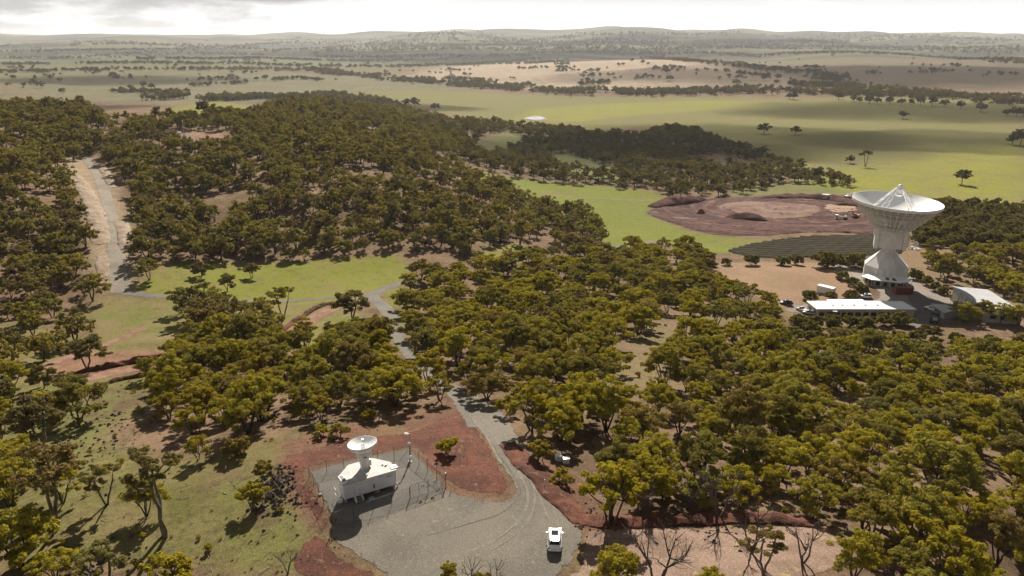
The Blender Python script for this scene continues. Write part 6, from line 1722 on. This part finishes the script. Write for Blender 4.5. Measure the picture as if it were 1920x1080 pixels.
def fallen(name, label, polys, n, seed):
    """dead limbs lying about under the trees"""
    r = random.Random(seed); mb = MB()
    W = [[tuple(at(*p)[:2]) for p in q] for q in polys]
    for _ in range(n):
        q = r.choice(W); x, y = r.uniform(min(p[0] for p in q), max(p[0] for p in q)), r.uniform(min(p[1] for p in q), max(p[1] for p in q))
        if not point_in(q, x, y) or any(point_in(a, x, y) for a in AREAS): continue
        a = r.uniform(0, 6.28); L = r.uniform(.8, 3.2); z = level_xy(x, y); rad = r.uniform(.02, .07)
        b = a + r.uniform(-.5, .5); m1 = (x + L * .5 * math.cos(a), y + L * .5 * math.sin(a)); e = (m1[0] + L * .5 * math.cos(b), m1[1] + L * .5 * math.sin(b))
        mb.tube([(x, y, z + .05), (*m1, level_xy(*m1) + r.uniform(.05, .3)), (*e, level_xy(*e) + .06)], [rad, rad * .8, rad * .3], 4)
    tag(mb.build(name, M_DEADP), label, 'branches', kind='stuff')
M_DEADP = plain('weathered fallen wood', (.26, .22, .185), .95, 0, .4, 2.0, .1)
fallen('fallen_branches', 'grey fallen branches scattered on the woodland floor', [[(1100,760),(1300,620),(1700,640),(1930,660),(2000,1080),(1560,1100),(1300,960),(1120,940)], [(760,540),(1300,470),(1330,600),(1120,800),(900,760)], [(0,720),(330,690),(620,790),(500,860),(620,1080),(-60,1100)], [(270,700),(700,640),(850,750),(600,800),(300,800)]], 1500, 8)

stones('red_rubble', 'red clods and stones lying along the red earth banks', [((960,845),2.0,40,.14),((990,875),2.0,50,.15),((1025,908),2.0,50,.15),((1060,945),2.0,50,.16),((1090,975),2.5,60,.17)] + [((1110 + 44 * k, 977 - (k % 3)), 2.2, 40, .16) for k in range(10)] + [((540,880),2.5,40,.12),((570,935),2.5,40,.12),((700,825),5,60,.1),((880,860),5,60,.1)], plain('red stone', (.17, .075, .052), .95, 0, .45, 1.5, .1), 9)

# ------------------------------------------------------------------ the broken cloud above, whose shadows lie over the plain
def cloud_mat():
    t = NT('cloud')
    tr = t.node('ShaderNodeBsdfTransparent'); df = t.node('ShaderNodeBsdfTranslucent'); df.inputs['Color'].default_value = (.55, .55, .56, 1)
    g = t.node('ShaderNodeTexCoord').outputs['Generated']
    v = t.node('ShaderNodeVectorMath', operation='SUBTRACT'); t.set(v.inputs[0], g); v.inputs[1].default_value = (.5, .5, .5)
    s = t.node('ShaderNodeVectorMath', operation='MULTIPLY'); t.set(s.inputs[0], v.outputs[0]); s.inputs[1].default_value = (2, 2, 0)
    ln = t.node('ShaderNodeVectorMath', operation='LENGTH'); t.set(ln.inputs[0], s.outputs[0])
    n = t.noise(.006, 6, .6)
    r = t.math('ADD', ln.outputs['Value'], t.math('MULTIPLY', t.math('SUBTRACT', n, .5), 1.0))
    a = t.math('MULTIPLY', t.step(r, 1.0, .5), .45)
    mx = t.node('ShaderNodeMixShader'); t.set(mx.inputs[0], a)
    t.t.links.new(tr.outputs[0], mx.inputs[1]); t.t.links.new(df.outputs[0], mx.inputs[2]); t.t.links.new(mx.outputs[0], t.out.inputs['Surface'])
    return t.m
M_CLOUD = cloud_mat()
CLOUD_Z = 900.0
def cloud(px, py, rx, ry, label, rz=0):
    """a flat cloud standing where the sun throws its shadow on the ground seen at that place"""
    p = at(px, py); k = (CLOUD_Z - p.z) / SUNDIR.z
    c = p + SUNDIR * k
    m = MB(); N, K = 36, 7; vs, fs = [], []
    for i in range(K):
        f = i / (K - 1)                                      # lens: round above, flatter below
        ph = math.pi * f
        for j in range(N):
            a = 2 * math.pi * j / N; w = math.sin(ph) if 0 < i < K - 1 else .02
            wob = 1 + .12 * math.sin(3 * a + px) + .08 * math.sin(7 * a + py)
            vs.append((rx * w * wob * math.cos(a), ry * w * wob * math.sin(a), (60 if math.cos(ph) > 0 else 25) * math.cos(ph)))
    for i in range(K - 1):
        for j in range(N): fs.append((i * N + j, i * N + (j + 1) % N, (i + 1) * N + (j + 1) % N, (i + 1) * N + j))
    fs += [tuple(range(N)), tuple(range((K - 1) * N, K * N))[::-1]]
    o = m.add(vs, fs).build('cloud', M_CLOUD, None, True); o.location = c; o.rotation_euler.z = rz
    tag(o, kind='structure')
cloud(1710, 203, 420, 260, 'flat grey cloud shading the far part of the plain')
cloud(1360, 262, 250, 250, 'flat grey cloud shading the middle of the plain', .1)
cloud(1770, 262, 210, 120, 'flat grey cloud shading the plain above the lone round tree')
cloud(1120, 285, 240, 140, 'flat grey cloud shading the dark wood past the earthworks')
cloud(40, 205, 230, 110, 'flat grey cloud shading the hill wood on the skyline')
cloud(680, 196, 250, 120, 'flat grey cloud shading the back of the wooded ridge')
cloud(1650, 138, 1100, 480, 'flat grey cloud shading the brown heath country')
cloud(250, 150, 420, 240, 'flat grey cloud shading part of the pale plain')
cloud(900, 104, 1700, 600, 'flat grey cloud shading the far creek country')
cloud(1250, 85, 2600, 1000, 'wide flat cloud shading the country below the far ranges')

# ------------------------------------------------------------------ the air
zlo, zhi = float(min(v.co.z for v in LAND.data.vertices)) - 1.0, float(max(v.co.z for v in LAND.data.vertices)) + 45.0
hb = MB().box((0, 0, (zlo + zhi) / 2), (56000, 56000, zhi - zlo))
hm = NT('haze')
pv = hm.node('ShaderNodeVolumePrincipled')
pv.inputs['Color'].default_value = (.93, .95, 1.0, 1)
pv.inputs['Density'].default_value = 3.7e-5
pv.inputs['Anisotropy'].default_value = .4
hm.t.links.new(pv.outputs[0], hm.out.inputs['Volume'])
tag(hb.build('haze', hm.m), kind='stuff')
